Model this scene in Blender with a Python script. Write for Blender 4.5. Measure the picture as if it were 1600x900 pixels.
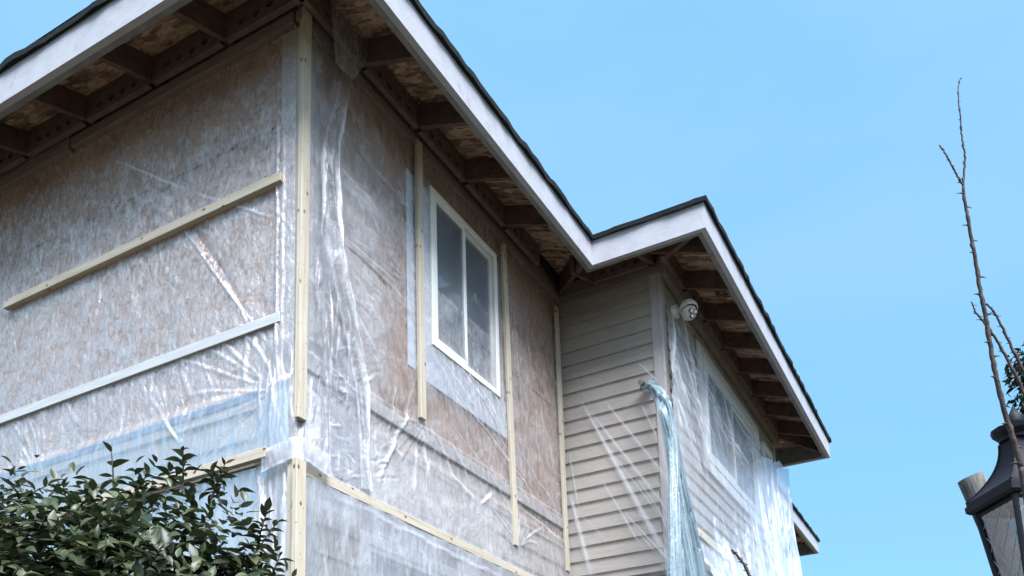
import bpy, math, random
import numpy as np
from mathutils import Vector, Matrix
random.seed(7); RNG = np.random.default_rng(7)
scene = bpy.context.scene
for o in list(bpy.data.objects): bpy.data.objects.remove(o)
S = 0.824                      # all layout numbers below are in units of 0.824 m (rafters at 24 inches)
R_ = math.radians

# ------------------------------------------------------------------ camera
F_, PX, PY = 1448.6, 800.0, 1067.0
yaw, pit, rol = R_(28.351), R_(8.765), R_(-1.617)
CAM = np.array([-4.481, -3.990, 0.0])
fw = np.array([math.cos(pit)*math.cos(yaw), math.cos(pit)*math.sin(yaw), math.sin(pit)])
rt0 = np.array([math.sin(yaw), -math.cos(yaw), 0.0]); up0 = np.cross(rt0, fw)
rt = math.cos(rol)*rt0 + math.sin(rol)*up0
upv = -math.sin(rol)*rt0 + math.cos(rol)*up0
cd = bpy.data.cameras.new("camera"); cam = bpy.data.objects.new("camera", cd)
scene.collection.objects.link(cam); scene.camera = cam
cd.sensor_fit = 'HORIZONTAL'; cd.sensor_width = 36.0; cd.lens = F_/1600*36
cd.shift_x = 0.0; cd.shift_y = (PY-450)/1600; cd.clip_start = 0.05; cd.clip_end = 3000
m = Matrix(((rt[0], upv[0], -fw[0], CAM[0]*S), (rt[1], upv[1], -fw[1], CAM[1]*S), (rt[2], upv[2], -fw[2], CAM[2]*S), (0, 0, 0, 1)))
cam.matrix_world = m

def ray(x, y): return fw*F_ + rt*(x-PX) - upv*(y-PY)
def on(x, y, ax, val):         # where a sight line meets a plane of the house
    r = ray(x, y); return CAM + r*(val-CAM[ax])/r[ax]
def at(x, y, d): return CAM + ray(x, y)*(d/F_)

# ------------------------------------------------------------------ light
SUN_EL, SUN_AZ = 53.0, 229.0   # azimuth (math angle from +x) the light comes from: behind the camera
w = bpy.data.worlds.new("World"); scene.world = w; w.use_nodes = True
nt = w.node_tree; nt.nodes.clear()
wo = nt.nodes.new('ShaderNodeOutputWorld'); bg = nt.nodes.new('ShaderNodeBackground')
sky = nt.nodes.new('ShaderNodeTexSky'); sky.sky_type = 'NISHITA'; sky.sun_disc = False
sky.sun_elevation = R_(SUN_EL); sky.sun_rotation = R_(90-SUN_AZ); sky.air_density = 1.0; sky.dust_density = 0.6; sky.ozone_density = 1.5
tc = nt.nodes.new('ShaderNodeTexCoord')
mp = nt.nodes.new('ShaderNodeMapping'); mp.inputs['Scale'].default_value = (1.0, 1.0, 3.2)
nz = nt.nodes.new('ShaderNodeTexNoise'); nz.inputs['Scale'].default_value = 1.6; nz.inputs['Detail'].default_value = 5; nz.inputs['Roughness'].default_value = .5
rp = nt.nodes.new('ShaderNodeValToRGB'); rp.color_ramp.elements[0].position = .42; rp.color_ramp.elements[1].position = .75
rp.color_ramp.elements[0].color = (0, 0, 0, 1); rp.color_ramp.elements[1].color = (.55, .55, .55, 1)
tint = nt.nodes.new('ShaderNodeMix'); tint.data_type = 'RGBA'; tint.blend_type = 'MULTIPLY'; tint.inputs[0].default_value = 1
tint.inputs[7].default_value = (.80, .92, .90, 1)
mx = nt.nodes.new('ShaderNodeMix'); mx.data_type = 'RGBA'; mx.inputs[7].default_value = (2.6, 3.4, 4.2, 1)
nt.links.new(tc.outputs['Generated'], mp.inputs[0]); nt.links.new(mp.outputs[0], nz.inputs[0]); nt.links.new(nz.outputs[0], rp.inputs[0])
nt.links.new(sky.outputs[0], tint.inputs[6]); nt.links.new(tint.outputs[2], mx.inputs[6]); nt.links.new(rp.outputs[0], mx.inputs[0])
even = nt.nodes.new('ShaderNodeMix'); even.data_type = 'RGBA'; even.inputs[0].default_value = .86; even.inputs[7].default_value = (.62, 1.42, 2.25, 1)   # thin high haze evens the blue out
fill_sky = nt.nodes.new('ShaderNodeMix'); fill_sky.data_type = 'RGBA'; fill_sky.inputs[6].default_value = (.61, 1.43, 2.27, 1); fill_sky.inputs[7].default_value = (2.2, 2.5, 3.0, 1)  # unseen sky behind the camera, whitened and brightened to light the walls
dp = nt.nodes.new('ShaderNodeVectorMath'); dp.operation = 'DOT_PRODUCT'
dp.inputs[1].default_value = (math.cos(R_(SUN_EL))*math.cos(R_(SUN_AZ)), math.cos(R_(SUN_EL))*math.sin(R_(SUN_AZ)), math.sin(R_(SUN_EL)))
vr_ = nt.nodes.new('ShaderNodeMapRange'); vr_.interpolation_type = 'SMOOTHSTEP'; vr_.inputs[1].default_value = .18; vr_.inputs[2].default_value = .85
nt.links.new(tc.outputs['Generated'], dp.inputs[0]); nt.links.new(dp.outputs['Value'], vr_.inputs[0]); nt.links.new(vr_.outputs[0], fill_sky.inputs[0]); nt.links.new(fill_sky.outputs[2], even.inputs[7])
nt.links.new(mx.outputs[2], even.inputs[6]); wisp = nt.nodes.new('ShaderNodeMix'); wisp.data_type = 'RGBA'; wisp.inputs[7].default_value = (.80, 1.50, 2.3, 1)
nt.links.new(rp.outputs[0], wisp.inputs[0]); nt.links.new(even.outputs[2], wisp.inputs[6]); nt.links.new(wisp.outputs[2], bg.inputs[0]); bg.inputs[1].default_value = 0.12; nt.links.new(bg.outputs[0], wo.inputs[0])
sd = bpy.data.lights.new("sun", 'SUN'); sun = bpy.data.objects.new("sun", sd); scene.collection.objects.link(sun)
sd.energy = 2.8; sd.angle = R_(38); sd.color = (.94, .94, 1.0)
dirv = Vector((math.cos(R_(SUN_EL))*math.cos(R_(SUN_AZ)), math.cos(R_(SUN_EL))*math.sin(R_(SUN_AZ)), math.sin(R_(SUN_EL))))
sun.rotation_euler = dirv.to_track_quat('Z', 'Y').to_euler()
scene.view_settings.view_transform = 'Standard'; scene.view_settings.look = 'None'
scene.view_settings.exposure = 1.9; scene.view_settings.gamma = 1
scene.render.engine = 'CYCLES'
scene.cycles.max_bounces = 8; scene.cycles.transparent_max_bounces = 24; scene.cycles.caustics_reflective = False; scene.cycles.caustics_refractive = False
scene.cycles.use_denoising = True

# ------------------------------------------------------------------ materials
def newmat(name):
    mt = bpy.data.materials.new(name); mt.use_nodes = True
    n = mt.node_tree; n.nodes.clear()
    return mt, n
def N(n, t, **kw):
    nd = n.nodes.new(t)
    for k, v in kw.items():
        if k.startswith('i_'):
            key = k[2:]; key = int(key) if key.isdigit() else key.replace('_', ' ')
            nd.inputs[key].default_value = v
        else: setattr(nd, k, v)
    return nd
def ramp(n, stops):
    r = n.nodes.new('ShaderNodeValToRGB'); e = r.color_ramp.elements
    while len(e) < len(stops): e.new(.5)
    for el, (p, c) in zip(e, stops): el.position = p; el.color = (*c, 1) if len(c) == 3 else c
    return r
def noise(n, vec, scale, detail=4, rough=.55, dist=0.0):
    a = N(n, 'ShaderNodeTexNoise', i_Scale=scale, i_Detail=detail, i_Roughness=rough, i_Distortion=dist)
    n.links.new(vec, a.inputs['Vector']); return a.outputs[0]
def coords(n, scale=(1, 1, 1), rot=(0, 0, 0)):
    t = N(n, 'ShaderNodeTexCoord'); mpp = N(n, 'ShaderNodeMapping'); mpp.inputs['Scale'].default_value = scale; mpp.inputs['Rotation'].default_value = rot
    n.links.new(t.outputs['Object'], mpp.inputs[0]); return mpp.outputs[0]
def surface(name, stops, scale=(1, 1, 1), nscale=8, detail=6, rough=.7, bump=.3, bscale=None, dist=0.0, spec=.3, second=None, bdist=.01):
    """one rough material: colour from a stretched noise, an optional second larger mottling, and a bump"""
    mt, n = newmat(name); v = coords(n, scale)
    a = noise(n, v, nscale, detail, .6, dist); r = ramp(n, stops); n.links.new(a, r.inputs[0]); col = r.outputs[0]
    if second:
        sc2, c2, lo, hi = second
        v2 = coords(n, (1, 1, 1)); b = noise(n, v2, sc2, 4, .6); rr = ramp(n, [(lo, (0, 0, 0)), (hi, (1, 1, 1))]); n.links.new(b, rr.inputs[0])
        mxx = N(n, 'ShaderNodeMix', data_type='RGBA'); mxx.inputs[7].default_value = (*c2, 1)
        n.links.new(rr.outputs[0], mxx.inputs[0]); n.links.new(col, mxx.inputs[6]); col = mxx.outputs[2]
    p = N(n, 'ShaderNodeBsdfPrincipled', i_Roughness=rough); p.inputs['Specular IOR Level'].default_value = spec
    n.links.new(col, p.inputs['Base Color'])
    if bump:
        bn = N(n, 'ShaderNodeBump', i_Strength=bump, i_Distance=bdist)
        bh = noise(n, v, bscale or nscale*1.5, 6, .6, dist); n.links.new(bh, bn.inputs['Height']); n.links.new(bn.outputs[0], p.inputs['Normal'])
    out = N(n, 'ShaderNodeOutputMaterial'); n.links.new(p.outputs[0], out.inputs[0]); return mt
M = {}
M['fascia'] = surface('painted_fascia', [(.3, (.345, .36, .39)), (.5, (.385, .40, .435)), (.8, (.42, .435, .475))], (2, 2, 3), 5, 9, .6, .2, second=(6, (.28, .27, .27), .62, .78))
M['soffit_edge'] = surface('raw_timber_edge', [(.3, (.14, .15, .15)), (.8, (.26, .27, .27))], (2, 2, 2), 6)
M['shingle'] = surface('asphalt_shingle', [(.3, (.004, .006, .008)), (.8, (.012, .019, .020))], (1, 1, 1), 30, 6, .9, .8, bdist=.004)
M['rafter'] = surface('rafter_timber', [(.25, (.085, .053, .04)), (.75, (.185, .118, .09))], (4, 4, 9), 3, 6, .8, .3, second=(5, (.07, .045, .038), .5, .75))
M['trim'] = surface('soffit_trim_timber', [(.25, (.15, .125, .105)), (.75, (.25, .215, .185))], (2, 2, 22), 2.5, 6, .75, .3)
M['block'] = surface('vent_block_timber', [(.25, (.10, .068, .056)), (.75, (.185, .13, .11))], (4, 4, 9), 3, 6, .8, .3)
M['siding'] = surface('beige_lap_siding', [(.25, (.345, .305, .255)), (.75, (.43, .385, .33))], (1.0, 1.0, 16), 3, 6, .6, .35, second=(3.0, (.33, .30, .27), .52, .78))
M['cornerboard'] = surface('corner_board_paint', [(.25, (.36, .34, .32)), (.75, (.46, .44, .42))], (5, 5, 1), 3, 6, .55, .2)
M['vinyl'] = surface('white_window_vinyl', [(.3, (.72, .72, .68)), (.7, (.80, .80, .77))], (1, 1, 1), 3, 3, .35, .0, spec=.5)
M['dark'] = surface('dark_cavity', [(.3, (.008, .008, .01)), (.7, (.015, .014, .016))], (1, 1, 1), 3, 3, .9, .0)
M['metal'] = surface('lantern_black_metal', [(.3, (.004, .005, .009)), (.75, (.010, .012, .020))], (1, 1, 1), 14, 5, .6, .25, spec=.3, bdist=.002)
M['lead'] = surface('lead_came', [(.3, (.30, .30, .30)), (.75, (.45, .45, .44))], (1, 1, 1), 14, 5, .4, .0, spec=.5)
M['lampwhite'] = surface('lamp_housing_plastic', [(.3, (.45, .43, .41)), (.75, (.58, .56, .54))], (1, 1, 1), 6, 5, .4, .1, spec=.5)
M['greypost'] = surface('weathered_post_wood', [(.3, (.05, .05, .045)), (.5, (.15, .15, .14)), (.7, (.26, .26, .25))], (14, 14, 1.0), 3, 8, .85, .5, bdist=.004)
M['bark'] = surface('bark', [(.3, (.03, .025, .02)), (.75, (.09, .075, .06))], (1, 1, 1), 30, 6, .9, .5)
M['cane'] = surface('rose_cane_bark', [(.3, (.035, .028, .028)), (.75, (.09, .065, .055))], (1, 1, 1), 25, 5, .6, .4)
M['ground'] = surface('dry_ground', [(.3, (.05, .045, .03)), (.7, (.10, .085, .06))], (1, 1, 1), 2.5, 8, .95, .6)
M['tape'] = surface('flashing_membrane', [(.3, (.58, .66, .76)), (.75, (.72, .78, .86))], (3, 3, 1), 5, 5, .45, .3, spec=.4)
M['ink'] = surface('blue_ink', [(.3, (.04, .09, .26)), (.75, (.10, .16, .36))], (1, 1, 1), 5, 3, .6, .0)
M['blackink'] = surface('black_stencil_ink', [(.3, (.008, .007, .006)), (.75, (.02, .016, .014))], (1, 1, 1), 30, 3, .8, .0)
M['blueflash'] = surface('blue_grey_flashing', [(.3, (.16, .22, .36)), (.75, (.22, .30, .46))], (1, 1, 1), 5, 3, .5, .1)

def pine(axis):
    sc = {'x': (1.2, 26, 26), 'y': (26, 1.2, 26), 'z': (26, 26, 1.2)}[axis]
    mt, n = newmat('pine_batten_'+axis); v = coords(n, sc)
    a = noise(n, v, 2.2, 7, .62, .6); r = ramp(n, [(.25, (.32, .26, .18)), (.45, (.46, .41, .31)), (.65, (.52, .48, .39)), (.85, (.57, .535, .46))]); n.links.new(a, r.inputs[0])
    tcn = N(n, 'ShaderNodeTexCoord'); sp3 = N(n, 'ShaderNodeSeparateXYZ'); n.links.new(tcn.outputs['Object'], sp3.inputs[0])
    al = {'x': 0, 'y': 1, 'z': 2}[axis]; ot = [k for k in range(3) if k != al]
    sm_ = N(n, 'ShaderNodeMath', operation='ADD'); n.links.new(sp3.outputs[ot[0]], sm_.inputs[0]); n.links.new(sp3.outputs[ot[1]], sm_.inputs[1])
    cb = N(n, 'ShaderNodeCombineXYZ'); n.links.new(sp3.outputs[al], cb.inputs[0]); n.links.new(sm_.outputs[0], cb.inputs[1])
    def spots(scale, r0, r1, str_=(1, 1, 1)):
        mq = N(n, 'ShaderNodeMapping'); mq.inputs['Scale'].default_value = str_; n.links.new(cb.outputs[0], mq.inputs[0])
        vk = N(n, 'ShaderNodeTexVoronoi', i_Scale=scale, voronoi_dimensions='2D'); n.links.new(mq.outputs[0], vk.inputs['Vector'])
        rk = ramp(n, [(r0, (1, 1, 1)), (r1, (0, 0, 0))]); n.links.new(vk.outputs['Distance'], rk.inputs[0]); return rk
    rka = spots(5, .03, .07, (.8, 1.3, 1)); rkb = spots(11, .028, .042)
    rk = N(n, 'ShaderNodeMix', data_type='RGBA', blend_type='LIGHTEN'); rk.inputs[0].default_value = 1; n.links.new(rka.outputs[0], rk.inputs[6]); n.links.new(rkb.outputs[0], rk.inputs[7])
    mk = N(n, 'ShaderNodeMix', data_type='RGBA'); mk.inputs[7].default_value = (.13, .06, .025, 1)
    n.links.new(rk.outputs[2], mk.inputs[0]); n.links.new(r.outputs[0], mk.inputs[6])
    v2 = coords(n, (1, 1, 1)); g = noise(n, v2, 3.0, 5, .6); rg = ramp(n, [(.5, (0, 0, 0)), (.72, (.6, .6, .6))]); n.links.new(g, rg.inputs[0])
    m2 = N(n, 'ShaderNodeMix', data_type='RGBA'); m2.inputs[7].default_value = (.45, .42, .36, 1); n.links.new(rg.outputs[0], m2.inputs[0]); n.links.new(mk.outputs[2], m2.inputs[6])
    p = N(n, 'ShaderNodeBsdfPrincipled', i_Roughness=.6); n.links.new(m2.outputs[2], p.inputs['Base Color'])
    bn = N(n, 'ShaderNodeBump', i_Strength=.25, i_Distance=.003); n.links.new(a, bn.inputs['Height']); n.links.new(bn.outputs[0], p.inputs['Normal'])
    out = N(n, 'ShaderNodeOutputMaterial'); n.links.new(p.outputs[0], out.inputs[0]); return mt
for ax in 'xyz': M['pine_'+ax] = pine(ax)
M['pine_pale'] = surface('pale_filmed_batten', [(.3, (.42, .45, .46)), (.75, (.55, .58, .58))], (26, 1.2, 26), 3, 6, .6, .2)  # pale tone stands in for milky film lying over the batten

def osb(name, dark, mid, light, flakes=26):
    """oriented strand board: flat wood flakes at mixed angles"""
    mt, n = newmat(name)
    v = coords(n, (1, 1, 1)); warp = noise(n, v, 3.5, 2, .5)
    mps = N(n, 'ShaderNodeMapping'); mps.inputs['Scale'].default_value = (1, .35, .5); mps.inputs['Rotation'].default_value = (0, 0, .6)
    n.links.new(v, mps.inputs[0])
    vr = N(n, 'ShaderNodeTexVoronoi', i_Scale=flakes); n.links.new(mps.outputs[0], vr.inputs['Vector'])
    a = noise(n, mps.outputs[0], flakes*.5, 5, .7, 2.5)
    ad = N(n, 'ShaderNodeMath', operation='MULTIPLY_ADD'); ad.inputs[1].default_value = .45
    sx = N(n, 'ShaderNodeSeparateColor'); n.links.new(vr.outputs['Color'], sx.inputs[0])
    n.links.new(sx.outputs[0], ad.inputs[0]); n.links.new(a, ad.inputs[2])
    r = ramp(n, [(.30, dark), (.62, mid), (.95, light)]); n.links.new(ad.outputs[0], r.inputs[0])
    p = N(n, 'ShaderNodeBsdfPrincipled', i_Roughness=.75); n.links.new(r.outputs[0], p.inputs['Base Color'])
    bn = N(n, 'ShaderNodeBump', i_Strength=.6, i_Distance=.006); n.links.new(ad.outputs[0], bn.inputs['Height']); n.links.new(bn.outputs[0], p.inputs['Normal'])
    out = N(n, 'ShaderNodeOutputMaterial'); n.links.new(p.outputs[0], out.inputs[0]); return mt
M['osb'] = osb('roof_strand_board', (.035, .018, .011), (.24, .145, .095), (.62, .44, .31), 30)
def sheathing():
    """brown weathered wall board with vertical mottling, seams every sheet"""
    mt, n = newmat('brown_wall_board')
    v = coords(n, (1, 1, .45)); a = noise(n, v, 26, 6, .65, 1.2); b = noise(n, coords(n), 1.7, 4, .6)
    r = ramp(n, [(.30, (.225, .145, .098)), (.5, (.36, .250, .180)), (.72, (.49, .375, .29))]); n.links.new(a, r.inputs[0])
    rb = ramp(n, [(.35, (.78, .70, .64)), (.65, (1.1, 1.06, 1.03))]); n.links.new(b, rb.inputs[0])
    mm = N(n, 'ShaderNodeMix', data_type='RGBA', blend_type='MULTIPLY'); mm.inputs[0].default_value = 1; n.links.new(r.outputs[0], mm.inputs[6]); n.links.new(rb.outputs[0], mm.inputs[7])
    p = N(n, 'ShaderNodeBsdfPrincipled', i_Roughness=.8); n.links.new(mm.outputs[2], p.inputs['Base Color'])
    bn = N(n, 'ShaderNodeBump', i_Strength=.3, i_Distance=.004); n.links.new(a, bn.inputs['Height']); n.links.new(bn.outputs[0], p.inputs['Normal'])
    out = N(n, 'ShaderNodeOutputMaterial'); n.links.new(p.outputs[0], out.inputs[0]); return mt
M['board'] = sheathing()

def film(name, base=.30, col=(.80, .84, .90), crink=22, stretch=(1, 1, .45), bstr=.5, gl=.10, nz_amt=.35, crease=.55, rough=.32, bd=.02, sharp=(.46, .72), frk=1.1, gcol=(.95, .97, 1)):
    """translucent polythene: clear where taut, milky on its creases, glossy"""
    mt, n = newmat(name); v = coords(n, stretch)
    f1 = noise(n, v, crink, 6, .68, .8); f2 = noise(n, coords(n), crink*.22, 5, .6, .6)
    at_ = N(n, 'ShaderNodeAttribute', attribute_name='crease')
    r1 = ramp(n, [(sharp[0], (0, 0, 0)), (sharp[1], (1, 1, 1))]); n.links.new(f1, r1.inputs[0])
    r2 = ramp(n, [(.40, (0, 0, 0)), (.70, (1, 1, 1))]); n.links.new(f2, r2.inputs[0])
    def mad(x, k, y):
        q = N(n, 'ShaderNodeMath', operation='MULTIPLY_ADD'); n.links.new(x, q.inputs[0]); q.inputs[1].default_value = k
        if isinstance(y, float): q.inputs[2].default_value = y
        else: n.links.new(y, q.inputs[2])
        return q.outputs[0]
    o = mad(r1.outputs[0], nz_amt, float(base)); o = mad(r2.outputs[0], nz_amt*.6, o); o = mad(at_.outputs['Fac'], crease, o)
    cl = N(n, 'ShaderNodeClamp'); cl.inputs['Min'].default_value = .04; cl.inputs['Max'].default_value = .93; n.links.new(o, cl.inputs[0])
    bn = N(n, 'ShaderNodeBump', i_Strength=bstr, i_Distance=bd); h = mad(f2, 1.6, f1); n.links.new(h, bn.inputs['Height'])
    df = N(n, 'ShaderNodeBsdfDiffuse'); df.inputs[0].default_value = (*col, 1); n.links.new(bn.outputs[0], df.inputs['Normal'])
    tl = N(n, 'ShaderNodeBsdfTranslucent'); tl.inputs[0].default_value = (*col, 1); n.links.new(bn.outputs[0], tl.inputs['Normal'])
    mdt = N(n, 'ShaderNodeMixShader'); mdt.inputs[0].default_value = .18; n.links.new(df.outputs[0], mdt.inputs[1]); n.links.new(tl.outputs[0], mdt.inputs[2])
    tr = N(n, 'ShaderNodeBsdfTransparent'); tr.inputs[0].default_value = (.93, .94, .95, 1)
    m1 = N(n, 'ShaderNodeMixShader'); n.links.new(cl.outputs[0], m1.inputs[0]); n.links.new(tr.outputs[0], m1.inputs[1]); n.links.new(mdt.outputs[0], m1.inputs[2])
    g = N(n, 'ShaderNodeBsdfGlossy', i_Roughness=rough); g.inputs[0].default_value = (*gcol, 1); n.links.new(bn.outputs[0], g.inputs['Normal'])
    fr = N(n, 'ShaderNodeFresnel', i_IOR=1.5); n.links.new(bn.outputs[0], fr.inputs['Normal'])
    fs = mad(fr.outputs[0], frk, float(gl*.5)); gk = N(n, 'ShaderNodeClamp'); n.links.new(mad(cl.outputs[0], 1.6, .12), gk.inputs[0]); gm = N(n, 'ShaderNodeMath', operation='MULTIPLY'); n.links.new(fs, gm.inputs[0]); n.links.new(gk.outputs[0], gm.inputs[1])
    fc = N(n, 'ShaderNodeClamp'); fc.inputs['Max'].default_value = .8; n.links.new(gm.outputs[0], fc.inputs[0])
    m2 = N(n, 'ShaderNodeMixShader'); n.links.new(fc.outputs[0], m2.inputs[0]); n.links.new(m1.outputs[0], m2.inputs[1]); n.links.new(g.outputs[0], m2.inputs[2])
    out = N(n, 'ShaderNodeOutputMaterial'); n.links.new(m2.outputs[0], out.inputs[0]); return mt
M['film'] = film('clear_polythene', .10, gcol=(1.0, .94, .92), col=(.82, .82, .84), nz_amt=.24, frk=.8, crink=20, sharp=(.42, .74), gl=.10)
M['film_left'] = film('crinkled_polythene', .0, gcol=(1.0, .90, .86), col=(.88,.83,.81), frk=.7, crink=36, stretch=(1, 1, .55), bstr=.55, nz_amt=.46, sharp=(.38, .76), gl=.14, rough=.36)
M['film_low'] = film('milky_polythene', .18, gcol=(1.0, .95, .92), col=(.78, .81, .87), crink=14, stretch=(1.6, 1.6, .35), nz_amt=.18)
M['film_bay'] = film('taut_polythene', .05, crink=6, nz_amt=.06, bstr=.15, crease=.8, gl=.10)
M['film_curtain'] = film('gathered_polythene', .20, col=(.70, .73, .77), crink=9, stretch=(1.4, 1.4, .5), nz_amt=.12, crease=.75, gl=.0, rough=.3, frk=.35)
M['film_bright'] = film('doubled_polythene', .40, col=(.48, .60, .76), crink=9, stretch=(1.6, 1.6, .25), nz_amt=.16, crease=.8, rough=.5, gl=.0, frk=.35)
M['film_teal'] = film('teal_polythene', .14, frk=.2, rough=.5, gl=.0, col=(.27, .41, .47), crink=12, stretch=(1.6, 1.6, .3), nz_amt=.4)
M['film_flap'] = film('folded_polythene', .06, col=(.84, .86, .90), crink=18, nz_amt=.26, gl=.1, crease=.42, rough=.35)

def glass(name, base, rough=.06):
    mt, n = newmat(name)
    a = noise(n, coords(n), 1.3, 3, .5); r = ramp(n, [(.35, base), (.7, tuple(min(1, c*1.6) for c in base))]); n.links.new(a, r.inputs[0])
    p = N(n, 'ShaderNodeBsdfPrincipled', i_Roughness=rough); p.inputs['Specular IOR Level'].default_value = .9; n.links.new(r.outputs[0], p.inputs['Base Color'])
    out = N(n, 'ShaderNodeOutputMaterial'); n.links.new(p.outputs[0], out.inputs[0]); return mt
M['glass'] = glass('window_glass', (.10, .125, .145))
def clearglass():
    mt, n = newmat('lantern_glass')
    tr = N(n, 'ShaderNodeBsdfTransparent'); tr.inputs[0].default_value = (.42, .45, .46, 1)
    g = N(n, 'ShaderNodeBsdfGlossy', i_Roughness=.08); bn = N(n, 'ShaderNodeBump', i_Strength=.15, i_Distance=.01)
    n.links.new(noise(n, coords(n), 8, 3), bn.inputs['Height']); n.links.new(bn.outputs[0], g.inputs['Normal'])
    m1 = N(n, 'ShaderNodeMixShader'); m1.inputs[0].default_value = .3; n.links.new(tr.outputs[0], m1.inputs[1]); n.links.new(g.outputs[0], m1.inputs[2])
    out = N(n, 'ShaderNodeOutputMaterial'); n.links.new(m1.outputs[0], out.inputs[0]); return mt
M['lglass'] = clearglass()
def leafmat(name, lo, mid, hi, odd):
    mt, n = newmat(name)
    at_ = N(n, 'ShaderNodeAttribute', attribute_name='tone')
    r = ramp(n, [(0, lo), (.5, mid), (.93, hi), (1, odd)]); n.links.new(at_.outputs['Fac'], r.inputs[0])
    p = N(n, 'ShaderNodeBsdfPrincipled', i_Roughness=.38); p.inputs['Specular IOR Level'].default_value = .45
    n.links.new(r.outputs[0], p.inputs['Base Color'])
    tl = N(n, 'ShaderNodeBsdfTranslucent'); n.links.new(r.outputs[0], tl.inputs[0])
    ms = N(n, 'ShaderNodeMixShader'); ms.inputs[0].default_value = .15; n.links.new(p.outputs[0], ms.inputs[1]); n.links.new(tl.outputs[0], ms.inputs[2])
    out = N(n, 'ShaderNodeOutputMaterial'); n.links.new(ms.outputs[0], out.inputs[0]); return mt
M['leaf'] = leafmat('camellia_leaf', (.020, .032, .014), (.046, .066, .027), (.10, .125, .065), (.20, .17, .06))
M['leaf2'] = leafmat('evergreen_leaf', (.012, .024, .014), (.03, .05, .028), (.06, .085, .05), (.06, .085, .05))

# ------------------------------------------------------------------ mesh helpers (layout units -> metres, relative to the owner's base)
BASE = {}
def tag(o, label=None, cat=None, group=None, kind=None):
    if label: o['label'] = label
    if cat: o['category'] = cat
    if group: o['group'] = group
    if kind: o['kind'] = kind
    return o
def empty(name, base, label, cat, group=None):
    o = bpy.data.objects.new(name, None); o.empty_display_size = .1; scene.collection.objects.link(o)
    o.location = [c*S for c in base]; BASE[o] = np.array(base, float)
    return tag(o, label, cat, group)
class MB:
    def __init__(s): s.v = []; s.f = []
    def add(s, vs, fs):
        b = len(s.v); s.v.extend([tuple(map(float, p)) for p in vs]); s.f.extend([tuple(i+b for i in f) for f in fs]); return s
    def hexa(s, p):      # 8 corners: bottom 4 then top 4, same winding
        return s.add(p, [(3, 2, 1, 0), (4, 5, 6, 7), (0, 1, 5, 4), (1, 2, 6, 5), (2, 3, 7, 6), (3, 0, 4, 7)])
    def box(s, x0, x1, y0, y1, z0, z1):
        return s.hexa([(x0, y0, z0), (x1, y0, z0), (x1, y1, z0), (x0, y1, z0), (x0, y0, z1), (x1, y0, z1), (x1, y1, z1), (x0, y1, z1)])
    def bar(s, p, q, wd, hz, zoff=0):   # bar with vertical sides from p to q (3D, bottom centre line), width wd, vertical depth hz
        p = np.array(p, float); q = np.array(q, float); d = q-p; nrm = np.array([-d[1], d[0], 0]); nrm /= np.linalg.norm(nrm); nrm *= wd/2
        z = np.array([0, 0, hz]); return s.hexa([p-nrm, q-nrm, q+nrm, p+nrm, p-nrm+z, q-nrm+z, q+nrm+z, p+nrm+z])
    def tube(s, path, rad, n=8, cap=True):
        path = [np.array(p, float) for p in path]; b = len(s.v); up = None
        for i, p in enumerate(path):
            t = path[min(i+1, len(path)-1)]-path[max(i-1, 0)]; t /= (np.linalg.norm(t)+1e-9)
            if up is None: up = np.array([0, 0, 1.]) if abs(t[2]) < .9 else np.array([1., 0, 0])
            a = np.cross(t, up); a /= np.linalg.norm(a); c = np.cross(a, t); up = c
            r = rad[i] if hasattr(rad, '__len__') else rad
            for k in range(n):
                th = 2*math.pi*k/n; s.v.append(tuple(p+r*(math.cos(th)*a+math.sin(th)*c)))
        for i in range(len(path)-1):
            for k in range(n):
                k2 = (k+1) % n; s.f.append((b+i*n+k, b+i*n+k2, b+(i+1)*n+k2, b+(i+1)*n+k))
        if cap: s.f.append(tuple(b+k for k in range(n))[::-1]); s.f.append(tuple(b+(len(path)-1)*n+k for k in range(n)))
        return s
    def lathe(s, c, prof, n=24, ax=(0, 0, 1), off=0.0):
        ax = Vector(ax).normalized(); a = ax.orthogonal().normalized(); bb = ax.cross(a); b = len(s.v)
        for (r, h) in prof:
            for k in range(n):
                th = 2*math.pi*k/n+off; q = Vector(c)+ax*h+(a*math.cos(th)+bb*math.sin(th))*r; s.v.append(tuple(q))
        for i in range(len(prof)-1):
            for k in range(n):
                k2 = (k+1) % n; s.f.append((b+i*n+k, b+i*n+k2, b+(i+1)*n+k2, b+(i+1)*n+k))
        return s
    def build(s, name, mat, parent=None, smooth=False, base=None, bevel=0.0):
        root = parent
        while root is not None and root not in BASE: root = root.parent
        bs = BASE[root] if root is not None else (np.array(base, float) if base is not None else np.zeros(3))
        me = bpy.data.meshes.new(name); vv = (np.array(s.v)-bs)*S
        me.from_pydata([tuple(p) for p in vv], [], s.f); me.materials.append(mat)
        o = bpy.data.objects.new(name, me); scene.collection.objects.link(o)
        if parent is not None: o.parent = parent
        else: o.location = [c*S for c in bs]
        if smooth: me.polygons.foreach_set('use_smooth', [True]*len(me.polygons))
        if bevel:
            md = o.modifiers.new('edge', 'BEVEL'); md.width = bevel*S; md.segments = 2; md.limit_method = 'ANGLE'
        me.validate(); me.update()
        return o
def attr(o, name, vals):
    a = o.data.attributes.new(name, 'FLOAT', 'POINT'); a.data.foreach_set('value', np.asarray(vals, dtype=np.float32))

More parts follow.
